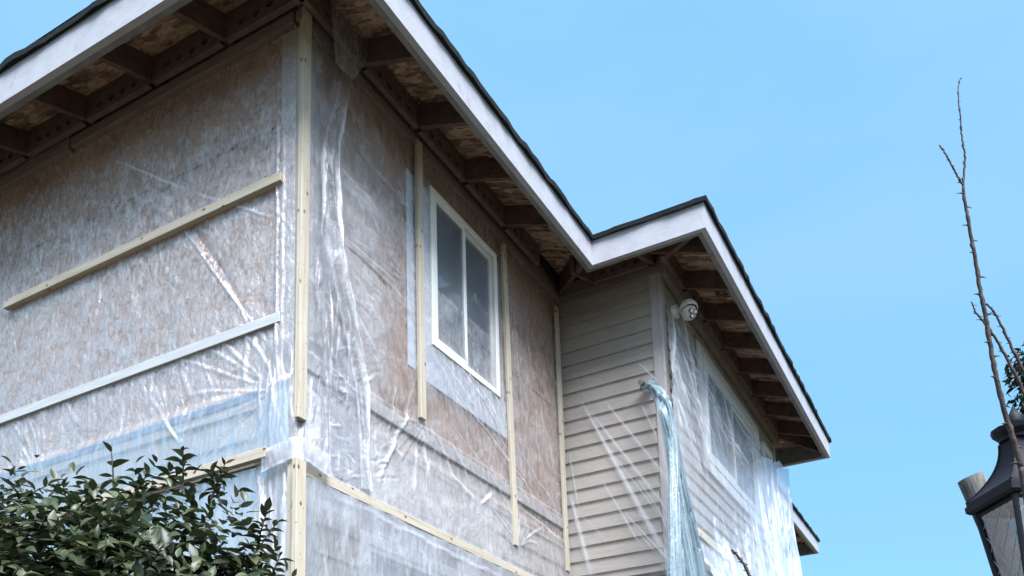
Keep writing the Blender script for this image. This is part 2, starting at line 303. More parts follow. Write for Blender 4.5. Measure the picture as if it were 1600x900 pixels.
# ------------------------------------------------------------------ ground
GZ = -1.94
g = MB(); n_ = 60; ext = 600
xs = np.concatenate([np.linspace(-ext, -20, 12), np.linspace(-18, 30, 36), np.linspace(36, ext, 12)])
for i, x in enumerate(xs):
    for j, y in enumerate(xs):
        g.v.append((x, y, GZ+(.03*math.sin(x*1.3)*math.cos(y*.9) if abs(x) < 40 and abs(y) < 40 else 0)))
nn = len(xs)
for i in range(nn-1):
    for j in range(nn-1): g.f.append((i*nn+j, (i+1)*nn+j, (i+1)*nn+j+1, i*nn+j+1))
tag(g.build('ground', M['ground']), kind='structure')

# ------------------------------------------------------------------ house
OV = .73; PITCH = .33; ZF0, ZF1 = 5.553, 5.822; ZD = 5.785        # fascia bottom, top; deck underside at the edge
XB0, XB1, YB, XE, YE = 4.245, 9.37, -1.165, 14.77, 8.0             # bay from XB0 to XB1, front face YB
house = empty('house', (0, 0, GZ), 'two storey house stripped to brown boards and wrapped in clear plastic sheeting', 'house')
def H(mb, name, mat, parent=house, **k): return mb.build(name, M[mat] if isinstance(mat, str) else mat, parent, **k)

# plain wall boards
H(MB().box(0, .06, 0.06, YE, 2.97, 5.97), 'sheathing_panel', 'board')
def wall_with_openings(x0, x1, y0, y1, z0, z1, ops):
    mb = MB(); cur = x0
    for (a, b, c, d) in sorted(ops):
        if a > cur: mb.box(cur, a, y0, y1, z0, z1)
        if c > z0: mb.box(a, b, y0, y1, z0, c)
        if d < z1: mb.box(a, b, y0, y1, d, z1)
        cur = b
    if x1 > cur: mb.box(cur, x1, y0, y1, z0, z1)
    return mb
W1 = (1.63, 2.75, 4.02, 5.46)
H(wall_with_openings(0, XB0+.1, 0, .06, 2.92, 5.97, [W1]), 'sheathing_panel', 'board')
H(MB().box(XB1, XE, 0, .06, GZ, 5.97).box(XE-.06, XE, .06, YE, GZ, 5.97).box(0, XE, YE, YE+.06, GZ, 5.97), 'wall', 'siding')
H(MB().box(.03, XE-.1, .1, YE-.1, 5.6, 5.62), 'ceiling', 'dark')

# lapped siding: every course a tilted board
def siding(p, d, nrm, L, z0, z1, h, phase, openings=(), ragged=None):
    p = np.array(p, float); d = np.array(d, float); nrm = np.array(nrm, float); mb = MB()
    k0 = math.floor((z0-phase)/h)-1
    for k in range(k0, k0+80):
        a = phase+k*h; b = a+h
        if b <= z0+1e-6 or a >= z1-1e-6: continue
        zb, zt = max(a, z0), min(b, z1)
        def off(z): return .030-.024*(z-a)/h
        segs = [(0, L)]
        for (s0, s1, c, e) in openings:
            if zt > c and zb < e:
                new = []
                for (u, v) in segs:
                    if s0 > u: new.append((u, min(v, s0)))
                    if s1 < v: new.append((max(u, s1), v))
                segs = [q for q in new if q[1]-q[0] > .01]
        for (u, v) in segs:
            P0, P1 = p+d*u, p+d*v; Z = lambda z: np.array([0, 0, z])
            mb.hexa([P0-nrm*.01+Z(zb), P1-nrm*.01+Z(zb), P1+nrm*off(zb)+Z(zb), P0+nrm*off(zb)+Z(zb),
                     P0-nrm*.01+Z(zt-.0005), P1-nrm*.01+Z(zt-.0005), P1+nrm*off(zt)+Z(zt-.0005), P0+nrm*off(zt)+Z(zt-.0005)])
    return mb
LW = (.66, 2.7, .75, 2.10)
H(siding((0, 0.14, 0), (0, 1, 0), (-1, 0, 0), YE-.14, GZ, 2.945, .205, 1.845), 'siding', 'siding')
H(siding((0.14, 0, 0), (1, 0, 0), (0, -1, 0), XB0-.14, GZ, 2.90, .205, 1.845, [(LW[0]-.14, LW[1]-.14, LW[2], LW[3])]), 'siding', 'siding')
H(MB().box(.06, .1, .06, YE, GZ, 2.97).box(.06, LW[0], .05, .1, GZ, 2.92).box(LW[1], XB0, .05, .1, GZ, 2.92).box(LW[0], LW[1], .05, .1, GZ, LW[2]).box(LW[0], LW[1], .05, .1, LW[3], 2.92), 'wall', 'siding')
H(MB().box(-.03, 0.0, .14, YE, 2.947, 2.993), 'flashing', 'blueflash')
# bay
zb = 2.50
H(siding((XB0, -.005, 0), (0, -1, 0), (-1, 0, 0), 1.08, zb, 5.80, .1583, 3.055), 'siding', 'siding')
WB = [(5.62, 8.10, 4.12, 5.42), (8.52, 9.10, 4.12, 5.42)]
H(siding((XB0+.10, YB, 0), (1, 0, 0), (0, -1, 0), XB1-XB0-.2, zb, 5.80, .1583, 3.055, [(a-XB0-.10, b-XB0-.10, c, e) for a, b, c, e in WB]), 'siding', 'siding')
H(wall_with_openings(XB0+.06, XB1, YB+.06, YB+.012, zb, 5.97, WB), 'wall', 'siding')
H(MB().box(XB0+.012, XB0+.06, YB+.07, -.001, zb, 5.97), 'wall', 'siding'); H(MB().box(XB1-.06, XB1, YB+.07, -.001, zb, 5.97), 'wall', 'siding')
H(MB().box(XB0+.03, XB1-.03, YB+.03, .0, zb-.05, zb-.002), 'bay_floor', 'soffit_edge')
# corner boards
H(MB().box(-.034, 0.0, .0, .138, GZ, 5.66), 'corner_board', 'cornerboard', bevel=.004)
H(MB().box(-.034, .138, -.034, -.001, GZ, 5.66), 'corner_board', 'cornerboard', bevel=.004)
H(MB().box(XB0-.034, XB0, YB, YB+.085, zb, 5.80), 'corner_board', 'cornerboard', bevel=.004)
H(MB().box(XB0-.034, XB0+.10, YB-.034, YB-.001, zb, 5.80), 'corner_board', 'cornerboard', bevel=.004)
H(MB().box(XB1-.10, XB1+.034, YB-.034, YB-.001, zb, 5.80), 'corner_board', 'cornerboard', bevel=.004)
# belly boards and frieze boards
H(MB().box(.14, XB0-.03, -.032, -.001, 3.085, 3.19), 'band_board', 'cornerboard', bevel=.004)
H(MB().box(-.052, XB0-.06, -.052, -.001, 5.70, 5.775), 'frieze_board', 'trim', bevel=.004)
H(MB().box(-.036, XB0-.06, -.036, -.002, 5.779, 5.862), 'frieze_board', 'trim', bevel=.004)
H(MB().box(-.054, -.001, .02, 2.44, 5.70, 5.79), 'frieze_board', 'trim', bevel=.004)
H(MB().box(-.066, -.001, 2.45, YE, 5.675, 5.83), 'frieze_board', 'trim', bevel=.004)
H(MB().box(XB0-.045, XB0-.001, YB-.05, -.03, 5.70, 5.79), 'frieze_board', 'trim', bevel=.004)
H(MB().box(XB0-.045, XB1+.05, YB-.10, YB-.036, 5.66, 5.82), 'frieze_board', 'trim', bevel=.004)

# fascia, following the eave line
EAVE = [(-OV, YE+OV), (-OV, -OV), (XB0-OV, -OV), (XB0-OV, YB-OV), (XB1+OV, YB-OV), (XB1+OV, -OV), (XE+OV, -OV), (XE+OV, YE+OV)]
def offset(poly, d):        # closed polygon, outward = right-hand side of travel reversed; positive d moves outward
    out = []; n = len(poly)
    for i in range(n):
        a, b, c = np.array(poly[i-1]), np.array(poly[i]), np.array(poly[(i+1) % n])
        d1 = (b-a)/np.linalg.norm(b-a); d2 = (c-b)/np.linalg.norm(c-b)
        n1 = np.array([d1[1], -d1[0]]); n2 = np.array([d2[1], -d2[0]])
        k = (n1+n2)/(1+n1@n2); out.append(tuple(b+k*d))
    return out
inn = offset(EAVE, -.052)
for i in range(8):
    j = (i+1) % 8; a, b, c, d = EAVE[i], EAVE[j], inn[j], inn[i]
    H(MB().hexa([(*a, ZF0), (*b, ZF0), (*c, ZF0), (*d, ZF0), (*a, ZF1), (*b, ZF1), (*c, ZF1), (*d, ZF1)]), 'fascia', 'fascia')
# grey undersides of the fascia (raw edge of the sub-fascia)
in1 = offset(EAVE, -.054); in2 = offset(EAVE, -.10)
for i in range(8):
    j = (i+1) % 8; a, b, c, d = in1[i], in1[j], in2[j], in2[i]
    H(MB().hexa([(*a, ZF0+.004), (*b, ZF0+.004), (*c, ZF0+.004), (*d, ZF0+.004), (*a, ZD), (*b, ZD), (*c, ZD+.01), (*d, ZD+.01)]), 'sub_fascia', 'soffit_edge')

# roof planes
def planes(e, z0):
    """corner list of the roof: e = outward growth of the eave, z0 = height at the eave line"""
    P = PITCH; x0, x1, y0, y1 = -OV-e, XE+OV+e, -OV-e, YE+OV+e
    bx0, bx1, by = XB0-OV-e, XB1+OV+e, YB-OV-e
    ry = (y0+y1)/2; hh = (y1-y0)/2; rz = z0+P*hh
    bm = (bx0+bx1)/2; bh = (bx1-bx0)/2; bz = z0+P*bh
    R1 = (bm, by+bh, bz); R2 = (bm, y0+bh, bz)
    A = (bx0, y0, z0); B = (bx0, by, z0); C = (bx1, by, z0); D = (bx1, y0, z0)
    G0, G1 = (x0+hh, ry, rz), (x1-hh, ry, rz)
    return [[(x0, y0, z0), A, R2, D, (x1, y0, z0), G1, G0], [(x0, y1, z0), (x0, y0, z0), G0], [(x1, y0, z0), (x1, y1, z0), G1], [(x1, y1, z0), (x0, y1, z0), G0, G1],
            [A, B, R1, R2], [B, C, R1], [C, D, R2, R1]]
dk = MB(); T = .035
for pl in planes(-.003, ZD):
    dk.add(pl, [tuple(range(len(pl)))[::-1]]); dk.add([(x, y, z+T) for x, y, z in pl], [tuple(range(len(pl)))])
H(dk, 'roof_deck', 'osb')
sh = MB()
for pl in planes(.03, ZD+T+.040): sh.add(pl, [tuple(range(len(pl)))])
# ragged shingle edge all along the eaves
eo = offset(EAVE, .035); ei = offset(EAVE, -.02)
for i in range(8):
    j = (i+1) % 8; a, b = np.array(eo[i]), np.array(eo[j]); c, d = np.array(ei[i]), np.array(ei[j]); L = np.linalg.norm(b-a); k = max(2, int(L/.11))
    b0 = len(sh.v); nrm = np.array([(b-a)[1], -(b-a)[0]])/L
    for q in range(k+1):
        t = q/k; o_ = (a+(b-a)*t); i_ = (c+(d-c)*t)
        jz = random.uniform(-.010, .012) if 0 < q < k else 0; jo = random.uniform(-.008, .012) if 0 < q < k else 0
        o2 = o_+nrm*jo
        sh.v += [(*i_, ZF1+.001), (*(o2-nrm*.004), ZF1-.012+jz*.5), (*o2, ZD+T+.034+jz), (*(i_), ZD+T+.06+jz)]
    for q in range(k):
        r0, r1 = b0+q*4, b0+q*4+4
        sh.f += [(r0, r1, r1+1, r0+1), (r0+1, r1+1, r1+2, r0+2), (r0+2, r1+2, r1+3, r0+3)]
H(sh, 'shingles', 'shingle')

# rafters: zb = underside height as a function of distance from the fascia face
RD = .205
def rz(d): return 5.572+PITCH*d
def rafter(p_out, p_in, d0=.10, d1=.80, wd=.046):
    return MB().bar((*p_out, rz(d0)), (*p_in, rz(d1)), wd, RD)
raf = []
for x in (-.17, .575, 1.32, 2.07, 2.81): raf.append(rafter((x, -OV+.10), (x, .04)))
for y in (-.15, .62, 1.39, 2.16, 2.93, 3.70, 4.47, 5.24): raf.append(rafter((-OV+.10, y), (.04, y)))
for x in (4.02, 4.765, 5.51, 6.255, 7.0, 7.745, 8.49, 9.235): raf.append(rafter((x, YB-OV+.10), (x, YB+.04)))
for y in (-.46, -1.13): raf.append(rafter((XB0-OV+.10, y), (XB0+.04, y)))
for x in (10.6, 11.345, 12.09, 12.835, 13.58, 14.325): raf.append(rafter((x, -OV+.10), (x, .04)))
for y in (-1.0, -.3): raf.append(rafter((XB1+OV-.10, y), (XB1-.04, y)))
for r in raf: H(r, 'rafter', 'rafter')
q = .072
for a, b in (((-OV+q, -OV+q), (.0, .0)), ((XB0-OV+q, YB-OV+q), (XB0, YB)), ((XB1+OV-q, YB-OV+q), (XB1, YB))):
    H(rafter(a, b, .072, .73, .05), 'hip_rafter', 'rafter')
H(rafter((XB0-OV-.06, -OV-.06+.10), (XB0, 0), .02, .73, .05), 'valley_rafter', 'rafter')

# vent blocks with four bored holes, between the rafters
def vent_block(p, d, L, z0, z1, nrm, holes=4):
    """plate along d from p, facing nrm, with round holes through it"""
    p = np.array([*p, 0.]); d = np.array([*d, 0.]); nv = np.array([*nrm, 0.]); mb = MB(); th = .045
    zc = z0+(z1-z0)*.40; r = .036; pitch = .132; st = L/2-pitch*(holes-1)/2; n = 16
    def V(u, z, k): return p+d*u-nv*k*th+np.array([0, 0, z])
    def quad(u0, u1, a, b):
        if u1-u0 > 1e-4 and b-a > 1e-4: mb.add([V(u0, a, 0), V(u1, a, 0), V(u1, b, 0), V(u0, b, 0)], [(0, 1, 2, 3)])
    cur = 0; hs = pitch/2
    for h in range(holes):
        c = st+h*pitch; cc, cz = c+random.uniform(-.008, .008), zc+random.uniform(-.008, .008)
        quad(cur, c-hs, z0, z1); quad(c-hs, c+hs, z0, zc-hs); quad(c-hs, c+hs, zc+hs, z1); cur = c+hs
        ring = []; sq = []
        for k in range(n):
            th_ = 2*math.pi*k/n+math.pi/n*0; co, si = math.cos(th_), math.sin(th_); mxx = max(abs(co), abs(si))
            ring.append((cc+r*co, cz+r*si)); sq.append((c+hs*co/mxx, zc+hs*si/mxx))
        vs = [V(u, z, 0) for u, z in sq]+[V(u, z, 0) for u, z in ring]+[V(u, z, 1) for u, z in ring]
        fs = [(k, (k+1) % n, n+(k+1) % n, n+k) for k in range(n)]+[(n+k, n+(k+1) % n, 2*n+(k+1) % n, 2*n+k) for k in range(n)]
        mb.add(vs, fs)
    quad(cur, L, z0, z1)
    mb.add([V(0, z0, 0), V(L, z0, 0), V(L, z0, 1), V(0, z0, 1)], [(0, 1, 2, 3)])
    mb.add([V(0, z1, 0), V(L, z1, 0), V(L, z1, 1), V(0, z1, 1)], [(0, 1, 2, 3)])
    return mb
BZ0, BZ1 = 5.76, 5.975
BY = -.14
def blocks_x(xs_, y):
    for a, b in zip(xs_[:-1], xs_[1:]):
        L = b-a-.05
        o = H(vent_block((a+.025, y), (1, 0), L, BZ0, BZ1, (0, -1), 4 if L > .6 else 2), 'vent_block', 'block')
def blocks_y(ys_, x, hole=4):
    for a, b in zip(ys_[:-1], ys_[1:]):
        L = b-a-.05
        H(vent_block((x, b-.025), (0, -1), L, BZ0, BZ1, (-1, 0), 4 if L > .5 else 2), 'vent_block', 'block')
blocks_x([-.17, .575, 1.32, 2.07, 2.81, 3.55], BY)
blocks_y([-.15, .62, 1.39, 2.16, 2.93, 3.70, 4.47, 5.24, 6.0], BY)
blocks_y([-1.13, -.46], XB0+BY)
blocks_x([4.02, 4.765, 5.51, 6.255, 7.0, 7.745, 8.49, 9.235], YB+BY)
H(MB().box(-.08, XE, -.08, -.06, 5.90, 5.99).box(-.08, -.06, -.06, YE, 5.90, 5.99).box(XB0-.08, XB0-.06, YB-.08, -.09, 5.90, 5.99).box(XB0-.05, XB1, YB-.08, YB-.06, 5.90, 5.99), 'shade_strip', 'dark')  # near-black strips, the dark behind the vent holes put into their colour

# stencilled print on the roof boards: illegible dark bars in rows
def print_rows(cx, cy, lx, ly, along_y, rows=2):
    mb = MB()
    for r_ in range(rows):
        u = -lx/2
        while u < lx/2:
            wdt = random.uniform(.008, .03); gap = random.uniform(.010, .02); hgt = ly/rows*.78*random.uniform(.75, 1)
            v = -ly/2+(r_+.5)*ly/rows
            if along_y: x0, x1, y0, y1 = cx+v-hgt/2, cx+v+hgt/2, cy+u, cy+u+wdt
            else: x0, x1, y0, y1 = cx+u, cx+u+wdt, cy+v-hgt/2, cy+v+hgt/2
            def zz(x, y): return ZD+PITCH*((x+OV) if along_y else (y-(YB-OV if cy < -1 else -OV)))-.004
            mb.add([(x0, y0, zz(x0, y0)), (x1, y0, zz(x1, y0)), (x1, y1, zz(x1, y1)), (x0, y1, zz(x0, y1))], [(3, 2, 1, 0)])
            u += wdt+gap
    return mb
H(print_rows(-.50, 1.02, .55, .24, True), 'stencil_print', 'blackink')
H(print_rows(3.10, -.47, .34, .28, False, 3), 'stencil_print', 'blackink')
H(print_rows(5.15, -1.62, .34, .26, False, 3), 'stencil_print', 'blackink')
H(print_rows(-.50, .05, .45, .24, True), 'stencil_print', 'blackink')

# windows
def window(x0, x1, z0, z1, y, splits, sash=True, f=.055, proud=.035):
    fr = MB()
    fr.box(x0, x0+f, y-proud, y+.05, z0, z1).box(x1-f, x1, y-proud, y+.05, z0, z1)
    fr.box(x0+f, x1-f, y-proud, y+.05, z0, z0+f).box(x0+f, x1-f, y-proud, y+.05, z1-f, z1)
    wn = H(fr, 'window', 'vinyl', bevel=.006)
    xs_ = [x0+f]+splits+[x1-f]
    for i, (a, b) in enumerate(zip(xs_[:-1], xs_[1:])):
        yy = y-.012 if i == 0 else y+.012; s = .045; sm = MB()
        sm.box(a, a+s, yy-.014, yy+.03, z0+f, z1-f).box(b-s, b, yy-.014, yy+.03, z0+f, z1-f)
        sm.box(a+s, b-s, yy-.014, yy+.03, z0+f, z0+f+s).box(a+s, b-s, yy-.014, yy+.03, z1-f-s, z1-f)
        so = H(sm, 'sash', 'vinyl', wn, bevel=.005)
        H(MB().box(a+s-.005, b-s+.005, yy+.006, yy+.012, z0+f+s-.005, z1-f-s+.005), 'pane', 'glass', so)
    H(MB().box(x0, x1, y+.3, y+.32, z0-.1, z1+.1), 'dark_backing', 'dark', wn)  # near-black plate standing in for the unlit room behind the panes
    return wn
window(1.61, 2.765, 4.0, 5.475, -.012, [2.19])
window(LW[0]-.03, LW[1]+.03, LW[2], LW[3]+.03, -.004, [1.70], f=.09)
window(*WB[0], YB-.02, [6.88], f=.09); window(*WB[1], YB-.02, [], f=.07)
H(MB().box(5.42, 5.60, YB-.05, YB-.03, 3.98, 5.52).box(8.12, 8.30, YB-.05, YB-.03, 3.98, 5.52).box(5.61, 8.11, YB-.05, YB-.03, 3.98, 4.10).box(5.61, 8.11, YB-.05, YB-.03, 5.43, 5.52), 'window_casing', 'vinyl')
# flashing membrane round the upstairs window
t1 = H(MB().box(1.29, 1.63, -.010, -.004, 3.69, 5.44), 'flashing_tape', 'tape')
H(MB().box(1.47, 2.95, -.014, -.0105, 3.655, 3.985), 'flashing_tape', 'tape'); H(MB().box(2.815, 2.965, -.009, -.004, 3.99, 5.45), 'flashing_tape', 'cornerboard')
ik = MB()
u = 4.72
while u < 5.18:      # blurred blue print, unreadable
    hh_ = random.uniform(.03, .055); wd_ = random.uniform(.006, .014)
    x_ = 1.405+random.uniform(-.006, .006); ik.box(x_-hh_/2, x_+hh_/2, -.0125, -.0115, u, u+wd_)
    if random.random() < .6: ik.box(x_-hh_/2, x_-hh_/2+.012, -.0125, -.0115, u+wd_, u+wd_+.012)
    u += wd_+random.uniform(.010, .02)
H(ik, 'printing', 'ink', t1)
H(MB().box(.0, 4.2, -.004, -.001, 4.415, 4.420), 'board_seam', 'dark')
H(MB().box(-.004, -.001, .14, YE, 4.98, 4.985), 'board_seam', 'dark')

# ------------------------------------------------------------------ battens (nailed over the plastic)
def batten(p0, p1, axis, wd, th, face, label, lean=0.0):
    """face 'x-' lies on the left wall, 'y-' on the right wall; p = (along wall, z)"""
    mb = MB(); o = face[1]
    (a0, z0), (a1, z1) = p0, p1
    off0, off1 = o0[0], o0[1]
    if axis == 'z':
        a = a0
        c = lambda aa, k, z: (aa, -k, z) if face[0] == 'y' else (-k, aa, z)
        mb.hexa([c(a0-wd/2, off0+th, z0), c(a0+wd/2, off0+th, z0), c(a0+wd/2, off0, z0), c(a0-wd/2, off0, z0),
                 c(a1-wd/2, off1+th, z1), c(a1+wd/2, off1+th, z1), c(a1+wd/2, off1, z1), c(a1-wd/2, off1, z1)])
    else:
        c = lambda aa, k, z: (aa, -k, z) if face[0] == 'y' else (-k, aa, z)
        mb.hexa([c(a0, off0+th, z0-wd), c(a1, off1+th, z1-wd), c(a1, off1, z1-wd), c(a0, off0, z0-wd),
                 c(a0, off0+th, z0), c(a1, off1+th, z1), c(a1, off1, z1), c(a0, off0, z0)])
    ob = mb.build('batten', M['pine_'+(axis if axis == 'z' else ('x' if face[0] == 'y' else 'y'))], None, base=c((a0+a1)/2, off0, min(z0, z1)), bevel=.004)
    ob.data.name = 'batten'
    return tag(ob, label, 'wooden batten', 'pale wooden battens nailed over the plastic on the house')
o0 = (.035, .035)
batten((3.20, 4.535), (.098, 4.54), 'y', .068, .045, 'x-', 'long bare batten running across the middle of the brown wall, above the milky one')
o0 = (.024, .024)
bB = batten((5.6, 3.52), (.117, 3.51), 'y', .075, .028, 'x-', 'whitish horizontal batten on the wall just above the blue flashing'); bB.data.materials[0] = M['pine_pale']
o0 = (.070, .070)
batten((3.1, 2.505), (.172, 2.528), 'y', .072, .045, 'x-', 'short looking horizontal batten just above the leafy shrub')
o0 = (.040, .036)
batten((-.036, 2.69), (.0, 5.80), 'z', .083, .04, 'y-', 'tallest upright batten at the house corner, from the eave down to its loose end')
o0 = (.088, .088)
batten((-.098, -.6), (-.098, 2.38), 'z', .095, .04, 'y-', 'upright batten at the bottom of the corner, the paler one of the touching pair')
o0 = (.045, .045)
batten((-.042, -.6), (-.042, 2.41), 'z', .088, .045, 'x-', 'upright batten at the bottom of the corner, the darker one of the touching pair')
o0 = (.036, .034)
batten((1.419, 3.26), (1.418, 5.75), 'z', .080, .034, 'y-', 'upright batten beside the printed flashing strip and the window jamb')
o0 = (.040, .034)
batten((2.963, 2.60), (2.887, 5.66), 'z', .08, .032, 'y-', 'upright batten on the far side of the big upstairs window')
o0 = (.035, .03)
batten((4.115, 2.62), (4.090, 5.60), 'z', .075, .03, 'y-', 'thin upright batten in the inner corner beside the lap siding')
o0 = (.036, .036)
batten((.02, 2.39), (3.9, 2.388), 'x', .072, .034, 'y-', 'horizontal batten above the lower window, its corner end wrapped in plastic')

# ------------------------------------------------------------------ plastic sheets
def vnoise(x, y, seed):
    xi = np.floor(x).astype(np.int64); yi = np.floor(y).astype(np.int64); fx = x-xi; fy = y-yi; fx = fx*fx*(3-2*fx); fy = fy*fy*(3-2*fy)
    def h(i, j):
        k = (i*374761393+j*668265263+seed*1442695041) & 0xffffffff; k = ((k ^ (k >> 13))*1274126177) & 0xffffffff; return ((k ^ (k >> 16)) & 0xffff)/65535.0
    return (h(xi, yi)*(1-fx)+h(xi+1, yi)*fx)*(1-fy)+(h(xi, yi+1)*(1-fx)+h(xi+1, yi+1)*fx)*fy
def fbm(x, y, s, seed, o=4):
    r = 0; a = .5
    for k in range(o): r = r+a*(vnoise(x*s, y*s, seed+k)-.5); s *= 2.1; a *= .5
    return r
def fold(U, V, hh, cr, p, q, w0, w1, amp, crease, wob=.0, seed=0, bend=0.0):
    p = np.array(p, float); q = np.array(q, float); d = q-p; L = np.linalg.norm(d); d /= L; nx = np.array([-d[1], d[0]])
    t = ((U-p[0])*d[0]+(V-p[1])*d[1])/L; s = (U-p[0])*nx[0]+(V-p[1])*nx[1]
    if wob: s = s+wob*(vnoise(t*L*6, t*0+seed*3.1, seed+11)-.5)*2
    s = s+bend*4*t*(1-t)
    tt = np.clip(t, 0, 1); wdt = w0+(w1-w0)*tt
    tap = np.clip(t*6, 0, 1)*np.clip((1-t)*4, 0, 1); e = np.exp(-(s/wdt)**2)*tap
    e2 = np.exp(-((s-wdt*1.3)/wdt)**2)*tap
    hh += .6*amp*e-.3*amp*e2; cr += crease*e
def star(U, V, hh, cr, p, a0, a1, n, L0, L1, w, amp, crease, seed):
    rg = np.random.default_rng(seed)
    for k in range(n):
        a = R_(a0+(a1-a0)*(k+rg.uniform(-.3, .3))/max(1, n-1)); L = rg.uniform(L0, L1)
        fold(U, V, hh, cr, p, (p[0]+L*math.cos(a), p[1]+L*math.sin(a)), w*.25, w*rg.uniform(.7, 1.5), amp*rg.uniform(.5, 1.3), crease*rg.uniform(.2, 1.2), .01, seed*37+k, rg.uniform(-.05, .05))
def sheet(name, mat, u0, u1, v0, v1, step, place, shape, label, group='sheets of clear plastic wrapped round the house', parent=None, base=None):
    nu = int((u1-u0)/step)+1; nv = int((v1-v0)/step)+1
    U, V = np.meshgrid(np.linspace(u0, u1, nu), np.linspace(v0, v1, nv), indexing='ij')
    hh = np.zeros_like(U); cr = np.zeros_like(U)
    U2, V2 = shape(U, V, hh, cr) or (U, V)
    P = place(U2, V2, hh).reshape(-1, 3)
    i, j = np.meshgrid(np.arange(nu-1), np.arange(nv-1), indexing='ij'); a = (i*nv+j).ravel()
    faces = np.stack([a, a+nv, a+nv+1, a+1], 1)
    bs = P.mean(0) if base is None else np.array(base, float)
    me = bpy.data.meshes.new(name); nvv = len(P); nf = len(faces)
    me.vertices.add(nvv); me.vertices.foreach_set('co', ((P-bs)*S).astype(np.float32).ravel())
    me.loops.add(nf*4); me.loops.foreach_set('vertex_index', faces.astype(np.int32).ravel())
    me.polygons.add(nf); me.polygons.foreach_set('loop_start', np.arange(0, nf*4, 4, dtype=np.int32)); 
    me.update(calc_edges=True); me.polygons.foreach_set('use_smooth', [True]*nf); me.materials.append(M[mat]); me.validate()
    o = bpy.data.objects.new(name, me); scene.collection.objects.link(o)
    o.location = bs*S; attr(o, 'crease', np.clip(cr, -1, 1.2).ravel())
    return tag(o, label, 'plastic sheet', group)
def pl(x, y): p = on(x, y, 0, -.02); return (p[1], p[2])      # wrinkle end points on the left wall
def pr(x, y): p = on(x, y, 1, -.02); return (p[0], p[2])      # ... on the right wall
def pb(x, y): p = on(x, y, 0, XB0-.05); return (p[1], p[2])   # ... on the side of the bay
def pf(x, y): p = on(x, y, 1, YB-.08); return (p[0], p[2])    # ... on the front of the bay
def sm(x): x = np.clip(x, 0, 1); return x*x*(3-2*x)
def posed_left(base): return lambda U, V, h: np.stack([-(base+h), U, V], -1)
def posed_right(base): return lambda U, V, h: np.stack([U, -(base+h), V], -1)

def sh_left(U, V, h, c):
    h += .010*fbm(U, V*.5, 3, 1)+.010*fbm(U, V*.6, 9, 2, 3)+.006*fbm(U*1.4, V*.5, 22, 3, 2); h += .006
    fold(U, V, h, c, pl(180, 252), pl(300, 300), .006, .010, .016, .8, .01, 3)
    fold(U, V, h, c, pl(300, 300), pl(440, 345), .010, .008, .018, .85, .01, 4)
    fold(U, V, h, c, pl(430, 325), pl(470, 375), .01, .01, .01, .4)
    fold(U, V, h, c, pl(285, 355), pl(430, 555), .008, .010, .022, .9, .008, 5); fold(U, V, h, c, pl(296, 352), pl(436, 556), .005, .006, .010, .45, .008, 15)
    fold(U, V, h, c, pl(300, 350), pl(405, 520), .03, .02, -.020, -.35, .01, 6)
    fold(U, V, h, c, pl(205, 300), pl(290, 350), .02, .02, .012, .3, .02, 7); fold(U, V, h, c, pl(225, 290), pl(300, 335), .012, .014, .010, .25, .02, 8)
    rg = np.random.default_rng(5)
    for k in range(46):       # little puckers along the long batten
        x = rg.uniform(0, 330); y = 480-.471*(x-5); up_ = rg.random() < .5; L = rg.uniform(35, 110); dx = rg.uniform(-14, 22) if not up_ else rg.uniform(-30, 8)
        if up_: a, b = pl(x, y-8), pl(x+dx, y-8-L)
        else: a, b = pl(x, y+14), pl(x+dx, y+14+L)
        fold(U, V, h, c, a, b, .006, .016, rg.uniform(-.009, .010), rg.uniform(-.25, .3), .008, 50+k)
    for k in range(26):       # soft creases under the milky batten
        x = rg.uniform(-10, 430); y = 655-.371*x; L = rg.uniform(40, 120)
        fold(U, V, h, c, pl(x, y+6), pl(x+rg.uniform(-20, 30), y+L), .01, .03, rg.uniform(.004, .012), rg.uniform(.05, .3), .01, 90+k)
    star(U, V, h, c, pl(441, 612), -70, 60, 17, .5, 1.5, .018, .012, .22, 9)
    star(U, V, h, c, pl(288, 700), 40, 140, 11, .25, .7, .016, .010, .35, 10)
    star(U, V, h, c, pl(60, 745), 30, 150, 12, .3, .8, .016, .010, .3, 11)
    fold(U, V, h, c, (.155, 2.4), (.155, 5.7), .012, .012, .016, .35, .006, 12); fold(U, V, h, c, (.10, 2.9), (.09, 5.5), .010, .012, .012, .25, .01, 13)
    # slack, milkier film over the siding below the flashing
    h += .022*sm((.20-U)/.05)+.026*sm((3.06-V)/.08)
    low = np.clip((3.0-V)/.35, 0, 1); h += .025*low*(.5+.5*np.sin(U*3+V*5)); c += .22*low+.17*np.clip((5.0-V)/1.2, 0, 1)+.10*fbm(U, V*.5, 2.5, 19)
    c += .10*np.clip((3.6-V)/.5, 0, 1)-.22*np.clip((V-4.7)/.6, 0, 1)
s1 = sheet('plastic_sheet', 'film_left', -.01, 5.6, 2.975, 5.665, .013, posed_left(.020), sh_left, 'large crinkled clear sheet over the brown wall, held by the long bare batten')
sheet('plastic_sheet', 'film_low', -.01, 5.6, 2.44, 2.985, .013, posed_left(.022), lambda U, V, h, c: (sh_left(U, V, h, c), c.__isub__(.46))[0], 'smooth pale blue sheet over the lap siding between the blue flashing and the short batten')
def sh_left_low(U, V, h, c):
    h += .020*fbm(U, V*.4, 2.5, 21)+.012*fbm(U, V*.3, 9, 22, 3)+.012; c += .25+.3*fbm(U*1.5, V*.3, 5, 23)
    fold(U, V, h, c, (2.9, 2.40), (.3, 2.40), .03, .03, .02, .4, .02, 24)
    for k in range(30):
        x = RNG.uniform(.1, 3.5); fold(U, V, h, c, (x, 2.45), (x+RNG.uniform(-.2, .2), RNG.uniform(.6, 1.9)), .008, .03, .012, RNG.uniform(.1, .4), .02, 200+k)
